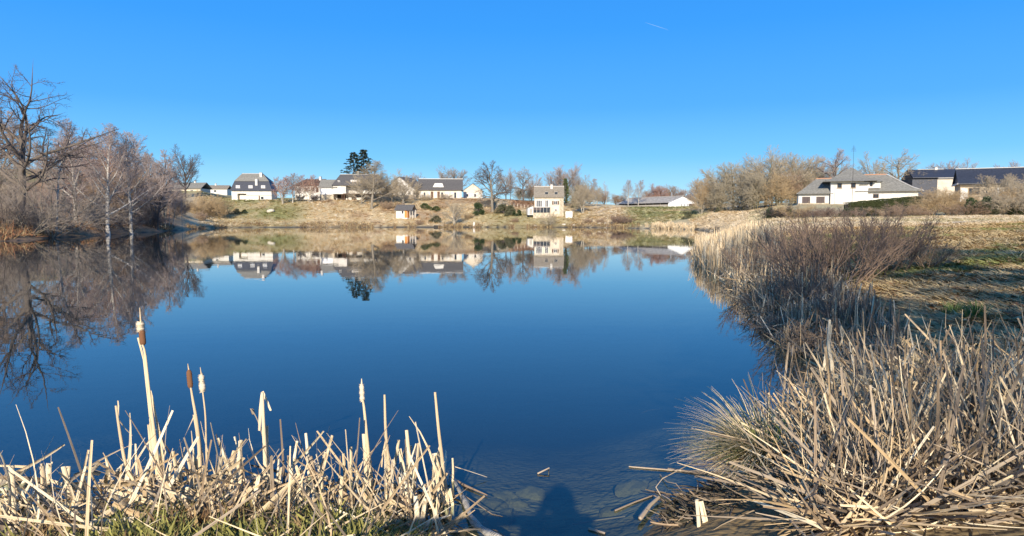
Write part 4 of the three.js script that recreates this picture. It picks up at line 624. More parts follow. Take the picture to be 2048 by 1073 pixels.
// right bank mass of fallen and snapped reeds
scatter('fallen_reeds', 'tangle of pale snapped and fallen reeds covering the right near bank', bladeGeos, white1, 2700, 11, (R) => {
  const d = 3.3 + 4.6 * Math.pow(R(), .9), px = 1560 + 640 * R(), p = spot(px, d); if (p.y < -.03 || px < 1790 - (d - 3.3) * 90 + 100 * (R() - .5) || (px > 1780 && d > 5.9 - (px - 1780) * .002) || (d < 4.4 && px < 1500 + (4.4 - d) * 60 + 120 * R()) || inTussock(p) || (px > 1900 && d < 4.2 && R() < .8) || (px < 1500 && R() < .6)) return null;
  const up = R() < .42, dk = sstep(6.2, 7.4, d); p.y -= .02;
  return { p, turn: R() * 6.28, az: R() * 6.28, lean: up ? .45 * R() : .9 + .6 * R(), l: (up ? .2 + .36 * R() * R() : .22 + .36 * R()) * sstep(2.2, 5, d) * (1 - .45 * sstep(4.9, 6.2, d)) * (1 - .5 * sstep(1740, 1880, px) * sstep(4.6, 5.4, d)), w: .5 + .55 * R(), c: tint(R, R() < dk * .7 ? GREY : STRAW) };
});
scatter('bank_litter', 'dark litter of broken reed bits and stems under the right reeds', thinGeos, white1, 7500, 12, (R) => {
  const d = 3.2 + 5 * Math.pow(R(), 1.7), px = 1500 + 700 * R(), p = spot(px, d); if (p.y < -.03 || px < 1640 - (d - 3.3) * 60 || (px > 1780 && d > 5.7 - (px - 1780) * .001)) return null; p.y += .015;
  return { p, turn: R() * 6.28, az: R() * 6.28, lean: 1.2 + .45 * R(), l: .15 + .4 * R(), w: .5 + .6 * R(), c: tint(R, R() < .4 ? STRAW : GREY) };
});
{ // bundles of blades felled together
  const B = [[1590, 4.02, 4.1], [1640, 4.1, 4.25], [1560, 4.15, 4.5], [1700, 4.5, 4.3], [1690, 4.05, 4.4], [1760, 4.7, 3.9], [1800, 4.35, 4.9], [1860, 5.0, 1.2], [1905, 5.4, 1.0], [1980, 5.5, 4.4], [1750, 5.4, 1.4], [2030, 4.9, 4.6], [1840, 4.2, 4.3], [1690, 5.6, 4.0], [1900, 4.7, 1.7]];
  scatter('felled_reeds', 'bundles of broad cream reed blades felled side by side on the right near bank', [bladeGeos[0], bladeGeos[3], bladeGeos[6]], white1, 300, 31, (R) => { const q = B[Math.floor(R() * B.length)], p = spot(q[0] + 60 * (R() - .5), q[1] + .25 * (R() - .5)); p.y += .03 + .16 * R(); const a = q[2] + .35 * (R() - .5); return { p, turn: R() * .6, az: a, lean: 1.2 + .3 * R(), l: .35 + .45 * R(), w: .6 + .5 * R(), c: tint(R, STRAW) }; });
}
// greyer band of reeds along the right shore
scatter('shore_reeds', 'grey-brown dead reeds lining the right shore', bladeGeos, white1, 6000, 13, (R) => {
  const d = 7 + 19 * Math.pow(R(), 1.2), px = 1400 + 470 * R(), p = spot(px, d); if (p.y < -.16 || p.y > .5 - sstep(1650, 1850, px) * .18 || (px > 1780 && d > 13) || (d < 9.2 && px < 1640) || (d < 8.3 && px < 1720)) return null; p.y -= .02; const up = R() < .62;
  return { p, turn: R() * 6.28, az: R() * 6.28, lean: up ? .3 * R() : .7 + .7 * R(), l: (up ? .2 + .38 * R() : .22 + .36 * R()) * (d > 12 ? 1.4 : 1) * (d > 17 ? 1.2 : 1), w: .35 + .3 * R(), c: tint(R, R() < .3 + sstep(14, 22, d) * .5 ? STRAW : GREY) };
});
scatter('reed_bed', 'pale dry reed bed standing on the point in the water', [bladeGeos[0], bladeGeos[3], bladeGeos[6], bladeGeos[1]], white1, 7000, 14, (R) => {
  const d = 23 + 21 * R(), px = 1385 + 200 * R(), p = spot(px, d); if (p.y < -.3 || p.y > .55) return null; const e = sstep(1385, 1402, px + 10 * fbm(d, px * .05, 2)); if (R() > e) return null; p.y -= .03;
  return { p, turn: R() * 6.28, az: R() * 6.28, lean: .16 * R() * R() + (R() < .12 ? .6 * R() : 0), l: .75 + .75 * R() * (.6 + .5 * fbm(px * .04, d * .5, 2)), w: .4 + .35 * R(), c: tint(R, STRAW) };
});
scatter('reed_bed', 'distant pale reeds on the far shore in front of the meadow', [bladeGeos[0], bladeGeos[3]], white1, 2600, 15, (R) => {
  const px = 1278 + 110 * R(), d = lerp(186, 152, (px - 1278) / 110) + 12 * (R() - .5), p = spot(px, d); if (p.y < -.5 || p.y > .5) return null; if (fbm(px * .12, d * .2, 3, 4) < .36) return null; p.y -= .05;
  return { p, turn: R() * 6.28, az: R() * 6.28, lean: .2 * R(), l: (.5 + 1.0 * R()) * (.5 + .9 * fbm(px * .1, 1, 2, 9)), w: 1.4 + .8 * R(), c: tint(R, STRAW) };
});
scatter('shore_grass', 'tufts of dead grass and brush along the far waterline', [bladeGeos[0], bladeGeos[2], bladeGeos[5]], white1, 5200, 16, (R) => {
  const px = 300 + 1060 * R(), p0 = px < 450 ? lerp(118, 200, (px - 300) / 150) : px < 1180 ? 211 : lerp(208, 160, (px - 1180) / 180), d = p0 + 4 - 8 * R(), p = spot(px, d); if (p.y < -.15 || p.y > 1.2 || fbm(px * .045, 3, 3, 5) < .4) return null; p.y -= .1;
  return { p, turn: R() * 6.28, az: R() * 6.28, lean: .8 * R(), l: .4 + .8 * R(), w: 1.6 + R(), c: tint(R, R() < .55 ? [[.42, .31, .16], [.5, .39, .2]] : [[.17, .12, .08], [.24, .13, .08]]) };
});
scatter('slope_brush', 'dark bramble and bracken patches on the far bank slope', [bladeGeos[2], bladeGeos[5], bladeGeos[1]], white1, 1500, 32, (R) => {
  const C = [[590, 226, 9], [560, 219, 8], [690, 230, 10], [640, 216, 7], [760, 232, 10], [800, 236, 10], [780, 240, 12], [900, 240, 8], [1000, 240, 9], [1040, 256, 10], [1060, 262, 9], [700, 216, 8], [480, 208, 8], [1180, 220, 7], [1215, 212, 6], [1150, 218, 6], [830, 240, 8], [870, 238, 7], [930, 236, 7]]; const c = C[Math.floor(R() * C.length)], a = R() * 6.28, r = Math.sqrt(R()) * c[2] * .5, p = spot(c[0], c[1]); p.x += Math.cos(a) * r * 1.3; p.z += Math.sin(a) * r * .5; p.y = ground(p.x, p.z) - .05;
  return { p, turn: R() * 6.28, az: R() * 6.28, lean: 1.0 * R(), l: .3 + .55 * R(), w: 1.4 + 1.2 * R(), c: tint(R, [[.30, .17, .09], [.24, .14, .08], [.38, .25, .13], [.17, .12, .06]]) };
});
scatter('bank_litter', 'russet fallen leaves and dead stems on the floor of the left wood', [bladeGeos[2], bladeGeos[5], bladeGeos[1]], white1, 6000, 34, (R) => {
  const px = -60 + 400 * R(), s0 = lerp(64, 135, clamp(px / 340, 0, 1) ** 1.3), d = s0 - 1 + 26 * R() * R(), p = spot(px, d); if (p.y < -.05) return null; p.y -= .04;
  return { p, turn: R() * 6.28, az: R() * 6.28, lean: .5 + .95 * R(), l: .25 + .5 * R(), w: .9 + 1.0 * R(), c: tint(R, [[.36, .17, .085], [.27, .13, .07], [.42, .27, .14], [.16, .1, .06], [.45, .33, .18]]) };
});
// lawn grass on the right
{
  const tuft = (seed) => { const R = rng(seed), b = new MB(); for (let k = 0; k < 9; k++) { const a = R() * 6.28, q = V((R() - .5) * .09, 0, (R() - .5) * .09), l = .6 + .6 * R(), e = V(Math.cos(a) * .55 * l, l, Math.sin(a) * .55 * l), s = V(-Math.sin(a), 0, Math.cos(a)).multiplyScalar(.035), m = q.clone().addScaledVector(e, .55); m.y += .1; b.tri(q.clone().sub(s), q.clone().add(s), m.clone().add(s.clone().multiplyScalar(.6))); b.tri(q.clone().sub(s), m.clone().add(s.clone().multiplyScalar(.6)), q.clone().add(e)); } return b.geo(); };
  const T = [tuft(1), tuft(2), tuft(3)], gm = std(1, 1, 1, .9);
  scatter('lawn_grass', 'short straw and green grass of the right lawn', T, gm, 46000, 17, (R) => {
    const d = 6 * Math.pow(7, R() * 1.0), px = 1470 + 700 * R(), p = spot(px, d); if (p.y < .2 || (d < 8.5 && px < 1750)) return null; p.y -= .005;
    const n = fbm(p.x * .35, p.z * .35, 3, 191), gr = n + .3 * fbm(p.x * 2, p.z * 2, 2, 195) > .78; const k = .85 + .5 * R(), s = .5 + Math.min(.7, d * .02);
    return { p, turn: R() * 6.28, az: R() * 6.28, lean: .3 * R(), l: (.025 + .045 * R()) * s, w: s * (.45 + .4 * R()), c: (gr ? [.28, .29, .09] : R() < .25 ? [.30, .19, .09] : [.60, .46, .23]).map((x) => x * k) };
  }, 'grass_tufts');
  scatter('bank_grass', 'short mossy grass at the top of the left near bank', T, gm, 4200, 18, (R) => {
    const d = 2.9 + 1.25 * R(), px = 20 + 830 * R(), p = spot(px, d); if (p.y < .06) return null; const k = .7 + .6 * R(), gr = fbm(p.x * 3, p.z * 3, 3, 7) > .5;
    return { p, turn: R() * 6.28, az: R() * 6.28, lean: .9 * R(), l: .018 + .03 * R(), w: .2 + .2 * R(), c: (gr ? [.26, .25, .07] : R() < .5 ? [.34, .24, .11] : [.2, .12, .06]).map((x) => x * k) };
  }, 'grass_tufts');
  const farTuft = (name, label, n, seed, pa, pb, da, db, w, l) => scatter(name, label, T, gm, n, seed, (R) => { const px = lerp(pa, pb, R()), d = lerp(da, db, R()), p = spot(px, d); if (p.y < .35) return null; const c = groundColor(p.x, p.y, p.z), k = 1.08 + .28 * R(); p.y -= .02; return { p, turn: R() * 6.28, az: R() * 6.28, lean: .5 * R(), l: l * (.4 + .8 * R()), w: w * (.6 + .8 * R()), c: c.map((x, i) => Math.min(.9, x * k * [1, 1, 1.1][i])) }; }, 'grass_tufts');
  farTuft('far_grass', 'short rough grass of the far bank lawns', 26000, 27, 395, 1450, 180, 262, 1.9, .07);
  farTuft('far_grass', 'short pale grass of the far right shore slope', 16000, 33, 1380, 1580, 84, 185, 1.3, .1);
  farTuft('field_grass', 'short straw grass of the right field before the hedge row', 36000, 28, 1440, 2120, 36, 100, .7, .05);
  const lf = new MB(); lf.quad(V(-.035, 0, -.02), V(.03, .012, -.024), V(.04, 0, .022), V(-.03, .016, .02));
  scatter('fallen_leaves', 'dry brown oak leaves scattered over the lawn and banks', [lf.geo()], gm, 9000, 19, (R) => {
    const left = R() < .25, d = left ? 2.9 + 1.4 * R() : 5 + 30 * R() * R(), px = left ? 900 * R() : 1520 + 650 * R(), p = spot(px, d); if (p.y < .05) return null; p.y += .03;
    return { p, turn: R() * 6.28, az: R() * 6.28, lean: .6 * R(), l: 1, w: left ? .7 + .5 * R() : 1 + 1.2 * R(), c: tint(R, [[.45, .30, .15], [.28, .15, .07], [.6, .46, .27], [.2, .11, .06]]) };
  }, 'leaves');
  const ivyLeaf = new MB(); ivyLeaf.quad(V(-.02, 0, 0), V(0, .01, -.025), V(.022, 0, 0), V(0, .008, .028));
  scatter('bramble_leaves', 'small dark green leaves creeping over the left near bank', [ivyLeaf.geo()], gm, 500, 29, (R) => { const d = 3.1 + 1 * R(), px = 420 + 260 * R(), p = spot(px, d); if (p.y < .05) return null; p.y += .03 + .04 * R(); return { p, turn: R() * 6.28, az: R() * 6.28, lean: .7 * R(), l: 1, w: .8 + .6 * R(), c: [.05 + .03 * R(), .085 + .04 * R(), .03] }; }, 'leaves');
}
// fallen blades of the left fringe
scatter('fallen_reeds', 'criss-crossing fallen reed blades in the left near fringe', bladeGeos, white1, 250, 20, (R) => {
  const px = -60 + 970 * R(), d = 3.6 + 1.15 * R(), p = spot(px, d); if (p.y < -.18 || p.y > .2 || fbm(px * .018, 5, 2, 8) < .34 + .2 * R()) return null; p.y = Math.max(p.y, -.03) + .02 + .1 * R() * R();
  return { p, turn: R() * 6.28, az: R() * 6.28, lean: 1.05 + .6 * R(), l: .12 + .3 * R() + .25 * R() * R(), w: .35 + .5 * R(), c: tint(R, R() < .8 ? STRAW : GREY) };
});
scatter('bank_litter', 'brown litter of reed bits at the foot of the left fringe', thinGeos, white1, 900, 21, (R) => {
  const px = -60 + 960 * R(), d = 3.0 + 1.75 * R(), p = spot(px, d); if (p.y < -.06) return null; p.y += .01;
  return { p, turn: R() * 6.28, az: R() * 6.28, lean: 1.15 + .45 * R(), l: .1 + .3 * R(), w: .4 + .6 * R(), c: tint(R, R() < .5 ? STRAW : GREY) };
});
// single broken stalks: flattened stems with a cut or snapped top
function stalkGeo(seed, kind) { // unit length
  const R = rng(seed), b = new MB(), n = 5, pts = [V(0, -.06, 0)], a = R() * 6.28, l = V(Math.cos(a), 0, Math.sin(a)); let d = V(0, 1, 0).addScaledVector(l, .1 * R()).normalize();
  const top = kind === 1 ? .5 + .25 * R() : 1; for (let k = 1; k <= n; k++) { d.add(V((R() - .5) * .07, 0, (R() - .5) * .07)).normalize(); pts.push(pts[k - 1].clone().addScaledVector(d, top / n)); }
  const w = .034 + .02 * R(); b.tube(pts, pts.map((_, k) => w * (1 - .35 * k / n)), 6, true, .5, a + 1);
  if (kind === 1) { const e = pts[n].clone(), ang = 1.7 + .9 * R(), f = V(0, Math.cos(ang), 0).addScaledVector(l, Math.sin(ang)).normalize(), m = .35 + .4 * R(); b.ribbon([e.clone().addScaledVector(d, -.03), e.clone().addScaledVector(f, .04), e.clone().addScaledVector(f, m * .6), e.clone().addScaledVector(f, m)], (t) => w * 1.7 * (1 - .4 * t), .3, V(-l.z, 0, l.x)); }
  if (kind === 2) { const q = pts[2].clone(), f = V(Math.cos(a + 2), 1.6, Math.sin(a + 2)).normalize(); b.ribbon([pts[1], q.clone().addScaledVector(f, .2), q.clone().addScaledVector(f, .45 + .2 * R())], (t) => w * 1.6 * (1 - .6 * t), .4); }
  return b.geo();
}
{
  const G = []; for (let k = 0; k < 24; k++) G.push(stalkGeo(500 + k, k % 3));
  const R = rng(99), put = (p, L, wide, lab, grp, dark, leanMax) => { const o = mesh('reed_stalk', G[Math.floor(R() * 24)], dark ? RG[Math.floor(R() * 3)] : RM[Math.floor(R() * 4)]); o.position.copy(p); o.scale.set(L * wide, L, L * wide); o.rotation.set((R() - .5) * leanMax, R() * 6.28, (R() - .5) * leanMax); tag(o, lab, 'reed stalk', grp); };
  let n = 0, t = 0; while (n < 135 && t++ < 5000) { const px = -20 + 925 * R(), d = 3.85 + 1.0 * R(), p = spot(px, d); if (p.y < -.16 || p.y > .17) continue; const k = .55 + .6 * fbm(px * .02, 2, 2, 3) + (px > 330 && px < 870 ? .25 : -.1); if (R() > k) continue; p.y = Math.max(p.y, -.12); const L = (.09 + .29 * Math.pow(R(), 1.5)) * (px < 300 ? .75 : px > 450 ? 1.1 : 1) + (p.y < 0 ? .1 : 0), W = (.014 + .012 * R()) / (.044 * L); put(p, L, W, 'snapped pale reed stalk standing in the fringe left of the photographer shadow', 'snapped reed stalks of the left near fringe', R() < .08, px < 330 ? 1.5 : .6); n++; }
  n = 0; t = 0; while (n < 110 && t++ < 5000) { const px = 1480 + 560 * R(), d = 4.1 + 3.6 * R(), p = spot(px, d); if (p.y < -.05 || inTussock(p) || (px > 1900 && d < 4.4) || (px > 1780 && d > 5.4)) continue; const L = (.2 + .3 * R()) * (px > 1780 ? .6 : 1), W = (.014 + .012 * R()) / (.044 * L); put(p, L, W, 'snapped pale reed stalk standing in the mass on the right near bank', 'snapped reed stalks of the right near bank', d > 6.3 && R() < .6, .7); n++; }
}
// stalks with a place of their own, drawn through points at one distance
function stalkThrough(name, d, path, w0, w1, mat, label, cat, leaves = []) {
  const b0 = at(path[0][0], path[0][1], d); const gy = ground(b0.x, b0.z); const g = base(name, V(b0.x, gy, b0.z)), rel = (q, dz = 0) => at(q[0], q[1], d + dz).sub(g.position);
  const pts = [V(0, -.05, 0), ...path.map((q, k) => rel(q, -.05 * k / path.length))]; const n = pts.length;
  const s = new MB(); const curve = new THREE.CatmullRomCurve3(pts, false, 'centripetal'), P = curve.getPoints(14); s.tube(P, P.map((_, k) => lerp(w0, w1, k / 14) / 2), 7, true, .65, 1.2); s.build('stem', mat, g);
  for (const lf of leaves) { const L = new MB(); L.ribbon(lf.p.map((q) => rel(q, .03)), (t) => lf.w * (1 - .35 * t), .35); L.build('leaf', lf.m || mat, g); }
  tag(g, label, cat); g.userData.top = undefined; delete g.userData.top; g.rel = rel; return g;
}
const FL = std(.72, .63, .49, 1), BR = std(.20, .095, .048, .95);
function seedHead(g, d, a, b, r, mat, fluff, name = 'seed_head') {
  const A = g.rel(a), B = g.rel(b), m = new MB(), R = rng(Math.round(a[0] * 13)), pts = [], rad = []; for (let k = 0; k <= 10; k++) { const t = k / 10; pts.push(A.clone().lerp(B, t)); rad.push(r * Math.min(1, Math.sqrt(Math.max(.12, Math.sin(Math.PI * clamp(t * .96 + .02, 0, 1)) * 2.2))) * (fluff ? .75 + .6 * R() : 1)); }
  m.tube(pts, rad, 10, true); const h = m.build(name, mat, g);
  if (fluff) { const f = new MB(); for (let k = 0; k < 700; k++) { const t = R(), q = A.clone().lerp(B, t), u = R() * 6.28, c = (R() - .5) * 1.2, dir = V(Math.cos(u), c, Math.sin(u)).normalize(), l = r * (1.0 + .75 * R()); f.cone(q, q.clone().addScaledVector(dir, l), r * .16); } f.build('fluff', FL, h); }
  return h;
}
{
  let g = stalkThrough('cattail', 4.55, [[322, 985], [312, 900], [303, 830], [295, 760], [288, 700], [284, 690]], .027, .012, RM[1], 'tallest cattail with brown head and a fluff tuft on top, left foreground', 'cattail', [{ p: [[318, 985], [306, 900], [296, 800], [287, 720], [275, 676]], w: .018 }, { p: [[330, 985], [320, 880], [304, 800], [300, 782]], w: .02 }, { p: [[306, 985], [299, 880], [296, 850]], w: .022 }, { p: [[318, 940], [330, 905], [322, 880]], w: .014 }]);
  seedHead(g, 4.55, [285.5, 692], [282.5, 658], .02, BR, false); seedHead(g, 4.55, [281, 662], [280, 645], .02, FL, true, 'fluff_tuft'); { const m = new MB(); m.tube([g.rel([281, 650]), g.rel([279, 616])], [.006, .003], 5); m.build('spike', RM[2], g); }
  g = stalkThrough('cattail', 4.7, [[398, 900], [392, 840], [385, 800], [381, 776]], .03, .012, RM[2], 'cattail with a bare brown head, left one of the middle pair', 'cattail', [{ p: [[388, 832], [366, 880], [349, 912]], w: .008 }, { p: [[402, 920], [394, 860], [388, 830]], w: .034 }]);
  seedHead(g, 4.7, [380.5, 778], [377, 740], .018, BR, false); { const m = new MB(); m.tube([g.rel([377, 742]), g.rel([375, 728])], [.006, .002], 5); m.build('spike', RM[2], g); }
  g = stalkThrough('cattail', 4.72, [[412, 900], [410, 830], [405, 785]], .014, .01, RM[2], 'cattail gone to white fluff, right one of the middle pair', 'cattail'); seedHead(g, 4.72, [405, 784], [402, 750], .017, FL, true); { const m = new MB(); m.tube([g.rel([402, 750]), g.rel([400, 735])], [.005, .002], 5); m.build('spike', RM[2], g); }
  g = stalkThrough('cattail', 4.5, [[741, 1000], [738, 930], [732, 860], [727, 810], [725, 800]], .032, .012, RM[1], 'slender cattail with a pale narrow fluffy head, centre left', 'cattail', [{ p: [[746, 1000], [737, 905], [733, 868]], w: .03 }]); seedHead(g, 4.5, [724.5, 803], [723, 770], .014, FL, true); { const m = new MB(); m.tube([g.rel([723, 772]), g.rel([723, 758])], [.007, .003], 5); m.build('spike', RM[3], g); }
  g = stalkThrough('reed_seed_head', 4.7, [[530, 900], [518, 850], [508, 828], [500, 818]], .01, .006, RG[0], 'thin bent reed stem with a small brown seed head', 'reed stalk'); seedHead(g, 4.7, [507, 830], [503, 818], .011, RG[1], false);
  stalkThrough('reed_stalk', 4.5, [[787, 1010], [777, 930], [771, 860], [769, 790]], .034, .014, RM[2], 'tall headless reed stalk right of the slender cattail', 'reed stalk', [{ p: [[772, 880], [765, 910], [763, 935]], w: .012 }]);
  stalkThrough('reed_stalk', 4.5, [[890, 1020], [885, 930], [877, 860], [870, 785]], .036, .016, RM[2], 'tallest headless reed stalk at the right end of the left fringe', 'reed stalk', [{ p: [[884, 1010], [880, 940], [874, 912]], w: .026 }, { p: [[896, 1030], [888, 950], [884, 930]], w: .03 }]);
  stalkThrough('reed_stalk', 4.65, [[532, 985], [529, 900], [526, 840], [524, 786]], .036, .02, RM[0], 'upright reed stalk with a drooping tip leaf in the middle of the left fringe', 'reed stalk', [{ p: [[524, 784], [532, 800], [541, 822]], w: .02 }, { p: [[524, 790], [520, 820], [518, 862]], w: .022 }, { p: [[536, 985], [532, 900], [533, 852]], w: .036 }]);
  stalkThrough('reed_stalk', 4.4, [[826, 1050], [822, 960], [817, 905], [813, 861]], .036, .022, RM[0], 'straight pale stalk rising left of the tallest headless one', 'reed stalk', [{ p: [[818, 1040], [806, 940], [799, 898]], w: .034 }]);
  stalkThrough('reed_stalk', 4.6, [[262, 985], [248, 920], [238, 860], [231, 812]], .03, .014, RM[2], 'leaning broken stalk left of the tallest cattail', 'reed stalk', [{ p: [[238, 842], [250, 858], [264, 872]], w: .016 }, { p: [[235, 836], [236, 812], [235, 802]], w: .012 }]);
  stalkThrough('reed_stalk', 4.1, [[28, 1066], [25, 1000], [22, 932]], .036, .032, RM[0], 'thick cut stalk standing at the far left of the fringe', 'reed stalk', [{ p: [[26, 1060], [16, 1010], [6, 978]], w: .036 }, { p: [[34, 975], [52, 1010], [68, 1040]], w: .03 }]);
  stalkThrough('reed_stalk', 4.45, [[140, 1000], [134, 965], [126, 934]], .03, .03, RM[0], 'short thick leaning stub at the left of the fringe', 'reed stalk');
  stalkThrough('reed_stalk', 4.75, [[905, 975], [906, 940], [905, 917]], .02, .014, RM[0], 'forked stalk folded towards the open water', 'reed stalk', [{ p: [[906, 975], [909, 934], [935, 942], [974, 955]], w: .018 }]);
  stalkThrough('reed_stalk', 4.3, [[862, 1040], [863, 990], [868, 962]], .022, .02, RM[0], 'hooked pale stalk bent down beside the birch branch', 'reed stalk', [{ p: [[866, 962], [876, 970], [886, 996], [888, 1010]], w: .026 }, { p: [[893, 1062], [895, 1020], [893, 980]], w: .03 }, { p: [[898, 978], [905, 1010], [906, 1050]], w: .022 }]);
  stalkThrough('reed_stalk', 3.75, [[1400, 1100], [1398, 1050], [1394, 1000]], .03, .024, RM[3], 'bright pair of snapped reed stubs at the bottom right of the water', 'reed stalk', [{ p: [[1416, 1100], [1410, 1040], [1402, 1003]], w: .038 }, { p: [[1382, 1090], [1392, 1060], [1412, 1048]], w: .026 }]);
  stalkThrough('reed_stalk', 5.6, [[1885, 900], [1882, 820], [1880, 715]], .04, .03, RM[1], 'tall upright pale stalk in the right reed mass', 'reed stalk', [{ p: [[1880, 716], [1900, 770], [1930, 830]], w: .036 }, { p: [[1900, 900], [1892, 800], [1884, 720]], w: .04 }, { p: [[1915, 900], [1900, 800], [1886, 722]], w: .038 }]);
  stalkThrough('reed_stalk', 4.9, [[1848, 960], [1849, 880], [1850, 816]], .034, .03, RM[0], 'square-cut upright stalk amid the right reed mass', 'reed stalk');
  stalkThrough('reed_stalk', 4.9, [[1955, 970], [1958, 900], [1960, 820]], .034, .026, RM[1], 'upright stalk near the bare dark soil at right', 'reed stalk');
  stalkThrough('reed_stalk', 4.7, [[1690, 960], [1700, 890], [1708, 842]], .03, .024, RM[0], 'snapped stalk with long blade folded down to the right', 'reed stalk', [{ p: [[1706, 842], [1740, 872], [1800, 908], [1840, 930]], w: .03 }, { p: [[1712, 842], [1704, 900], [1690, 960]], w: .04 }]);
  stalkThrough('reed_stalk', 4.3, [[1545, 1030], [1556, 960], [1562, 920]], .03, .02, RM[0], 'snapped stalk crossing in front of the sedge tussock', 'reed stalk', [{ p: [[1560, 920], [1590, 922], [1612, 926]], w: .026 }, { p: [[1540, 1020], [1580, 970], [1630, 915]], w: .03 }, { p: [[1535, 1010], [1590, 990], [1690, 880]], w: .028 }]);
  stalkThrough('reed_stalk', 6.6, [[1665, 740], [1658, 690], [1660, 640]], .05, .03, RM[3], 'pale upright stalk catching light in the shaded right reeds', 'reed stalk', [{ p: [[1650, 742], [1657, 690], [1662, 650]], w: .05 }]);
  stalkThrough('reed_stalk', 6.2, [[1780, 830], [1778, 760], [1776, 700]], .04, .03, RG[2], 'grey upright stalk over the dark water edge at right', 'reed stalk');
  { const G2 = [[1520, 640, 700, 9.5], [1575, 660, 730, 8.8], [1620, 590, 690, 9]]; }
}
{ // sedge tussock
  const p = spot(1535, 4.6); p.y = Math.max(p.y, .04); const g = base('sedge_tussock', p), R = rng(71); tag(g, 'rounded sedge tussock with thin arching green and straw blades at the water edge', 'grass tussock');
  const mats = [std(.20, .22, .08, .7), std(.80, .65, .40, .8), std(.46, .33, .19, .85)], bs = [new MB(), new MB(), new MB()];
  for (let k = 0; k < 2300; k++) { const a = R() * 6.28, r = .15 * Math.sqrt(R()), L = .26 + .36 * R(), el = 1.15 - 1.0 * Math.pow(R(), .8), q = V(Math.cos(a) * r, 0, Math.sin(a) * r), d = V(Math.cos(a) * Math.cos(el), Math.sin(el), Math.sin(a) * Math.cos(el)), pts = [q], low = el < .45; for (let j = 0; j < 5; j++) { d.y -= low ? .28 : .13 + .1 * R(); d.normalize(); const e = pts[j].clone().addScaledVector(d, L / 5); e.y = Math.max(e.y, -.02); pts.push(e); } bs[low ? (R() < .6 ? 2 : 1) : R() < .45 ? 0 : 1].ribbon(pts, (t) => .0085 * (1 - .8 * t), .2); }
  bs[0].build('green_blades', mats[0], g).userData.kind = 'stuff'; bs[1].build('straw_blades', mats[1], g).userData.kind = 'stuff'; bs[2].build('brown_blades', mats[2], g).userData.kind = 'stuff';
}
{ let k = 0; for (const [px, d, s, lab] of [[1590, 4.5, .2, 'small green grass clump right of the sedge tussock'], [1950, 8.2, .2, 'green grass clump on the lawn edge'], [1905, 8.8, .18, 'bright green leafy clump at the lawn edge']]) { const p = spot(px, d), g = base('grass_clump', p), R = rng(900 + k++), b = new MB(); for (let i = 0; i < 160; i++) { const a = R() * 6.28, r = s * .6 * R(), q = V(Math.cos(a) * r, 0, Math.sin(a) * r), e = V(Math.cos(a) * .4 + R() * .3, 1, Math.sin(a) * .4).multiplyScalar(s * (.5 + .8 * R())); b.ribbon([q, q.clone().addScaledVector(e, .6), q.clone().add(e).add(V(Math.cos(a) * s * .3, -.02, Math.sin(a) * s * .3))], (t) => .01 * (1 - .8 * t), .2); } b.build('blades', std(.12, .20, .04, .7), g).userData.kind = 'stuff'; tag(g, lab, 'grass clump'); } }
// right bank thickets of thin stems
{ let k = 0; for (const [px, d, top, c, lab, w] of [[1560, 20, 425, 'stem', 'leftmost thin reddish thicket behind the reed bed', 1.0], [1625, 16, 404, 'stem', 'tall reddish-brown thicket rising from the shaded reeds', .95], [1700, 14.5, 398, 'stem', 'tallest middle thicket of thin bare stems on the right shore', .9], [1765, 15, 404, 'stem', 'thicket of thin stems right of the tallest one', .95], [1815, 16, 428, 'stem', 'rightmost spreading thicket beside the lawn', 1.2], [1600, 12.5, 540, 'stem', 'low dark thicket overhanging the water at the shaded reeds', 1.3], [1510, 19, 470, 'stem', 'low purple-brown thicket at the water edge before the reed bed', 1.2], [1690, 10, 560, 'stem', 'low grey-brown thicket in the shaded right reeds', 1.2], [1440, 30, 466, 'brown', 'fine twiggy bush standing in the pale reed bed', 1.0], [1660, 13.5, 412, 'stem', 'dark reddish thicket in the middle of the right shore, in front of the tallest', 1.25], [1600, 15, 430, 'stem', 'dark reddish thicket between the reed bed and the middle ones', 1.2], [1850, 15, 470, 'brown', 'low spreading thicket reaching over the lawn', 1.5]]) tree('wand', k++ % 3, px, d, top, c, c, lab, { wide: w }); }
{ // birch branch lying in the shallow water
  const P = [[902, 955, -.02], [920, 985, 0], [933, 1012, .02], [944, 1040, .03], [962, 1058, .05], [1000, 1082, .06]].map(([a, b, y]) => onY(a, b, y)), g = base('fallen_birch_branch', P[2].clone()); tag(g, 'pale peeling birch branch lying half in the shallow water', 'branch'); const rel = P.map((q) => q.clone().sub(P[2]));
  const c = new THREE.CatmullRomCurve3(rel), pts = c.getPoints(24), R = rng(4); new MB().tube(pts, pts.map((_, k) => (.013 + .006 * Math.sin(k * .9) * R() + .012 * k / 24)), 8, true).build('bark', std(.62, .58, .5, .9, { map: rep(T_birch, 1, 9) }), g);
  const tw = new MB(); tw.tube([rel[0], onY(930, 972, .01).sub(P[2]), onY(974, 991, .01).sub(P[2])], [.007, .01, .004], 5); tw.tube([rel[4], onY(990, 1062, .03).sub(P[2]), onY(1010, 1075, .02).sub(P[2])], [.008, .006, .004], 5); tw.build('twig', MC.brown, g);
}
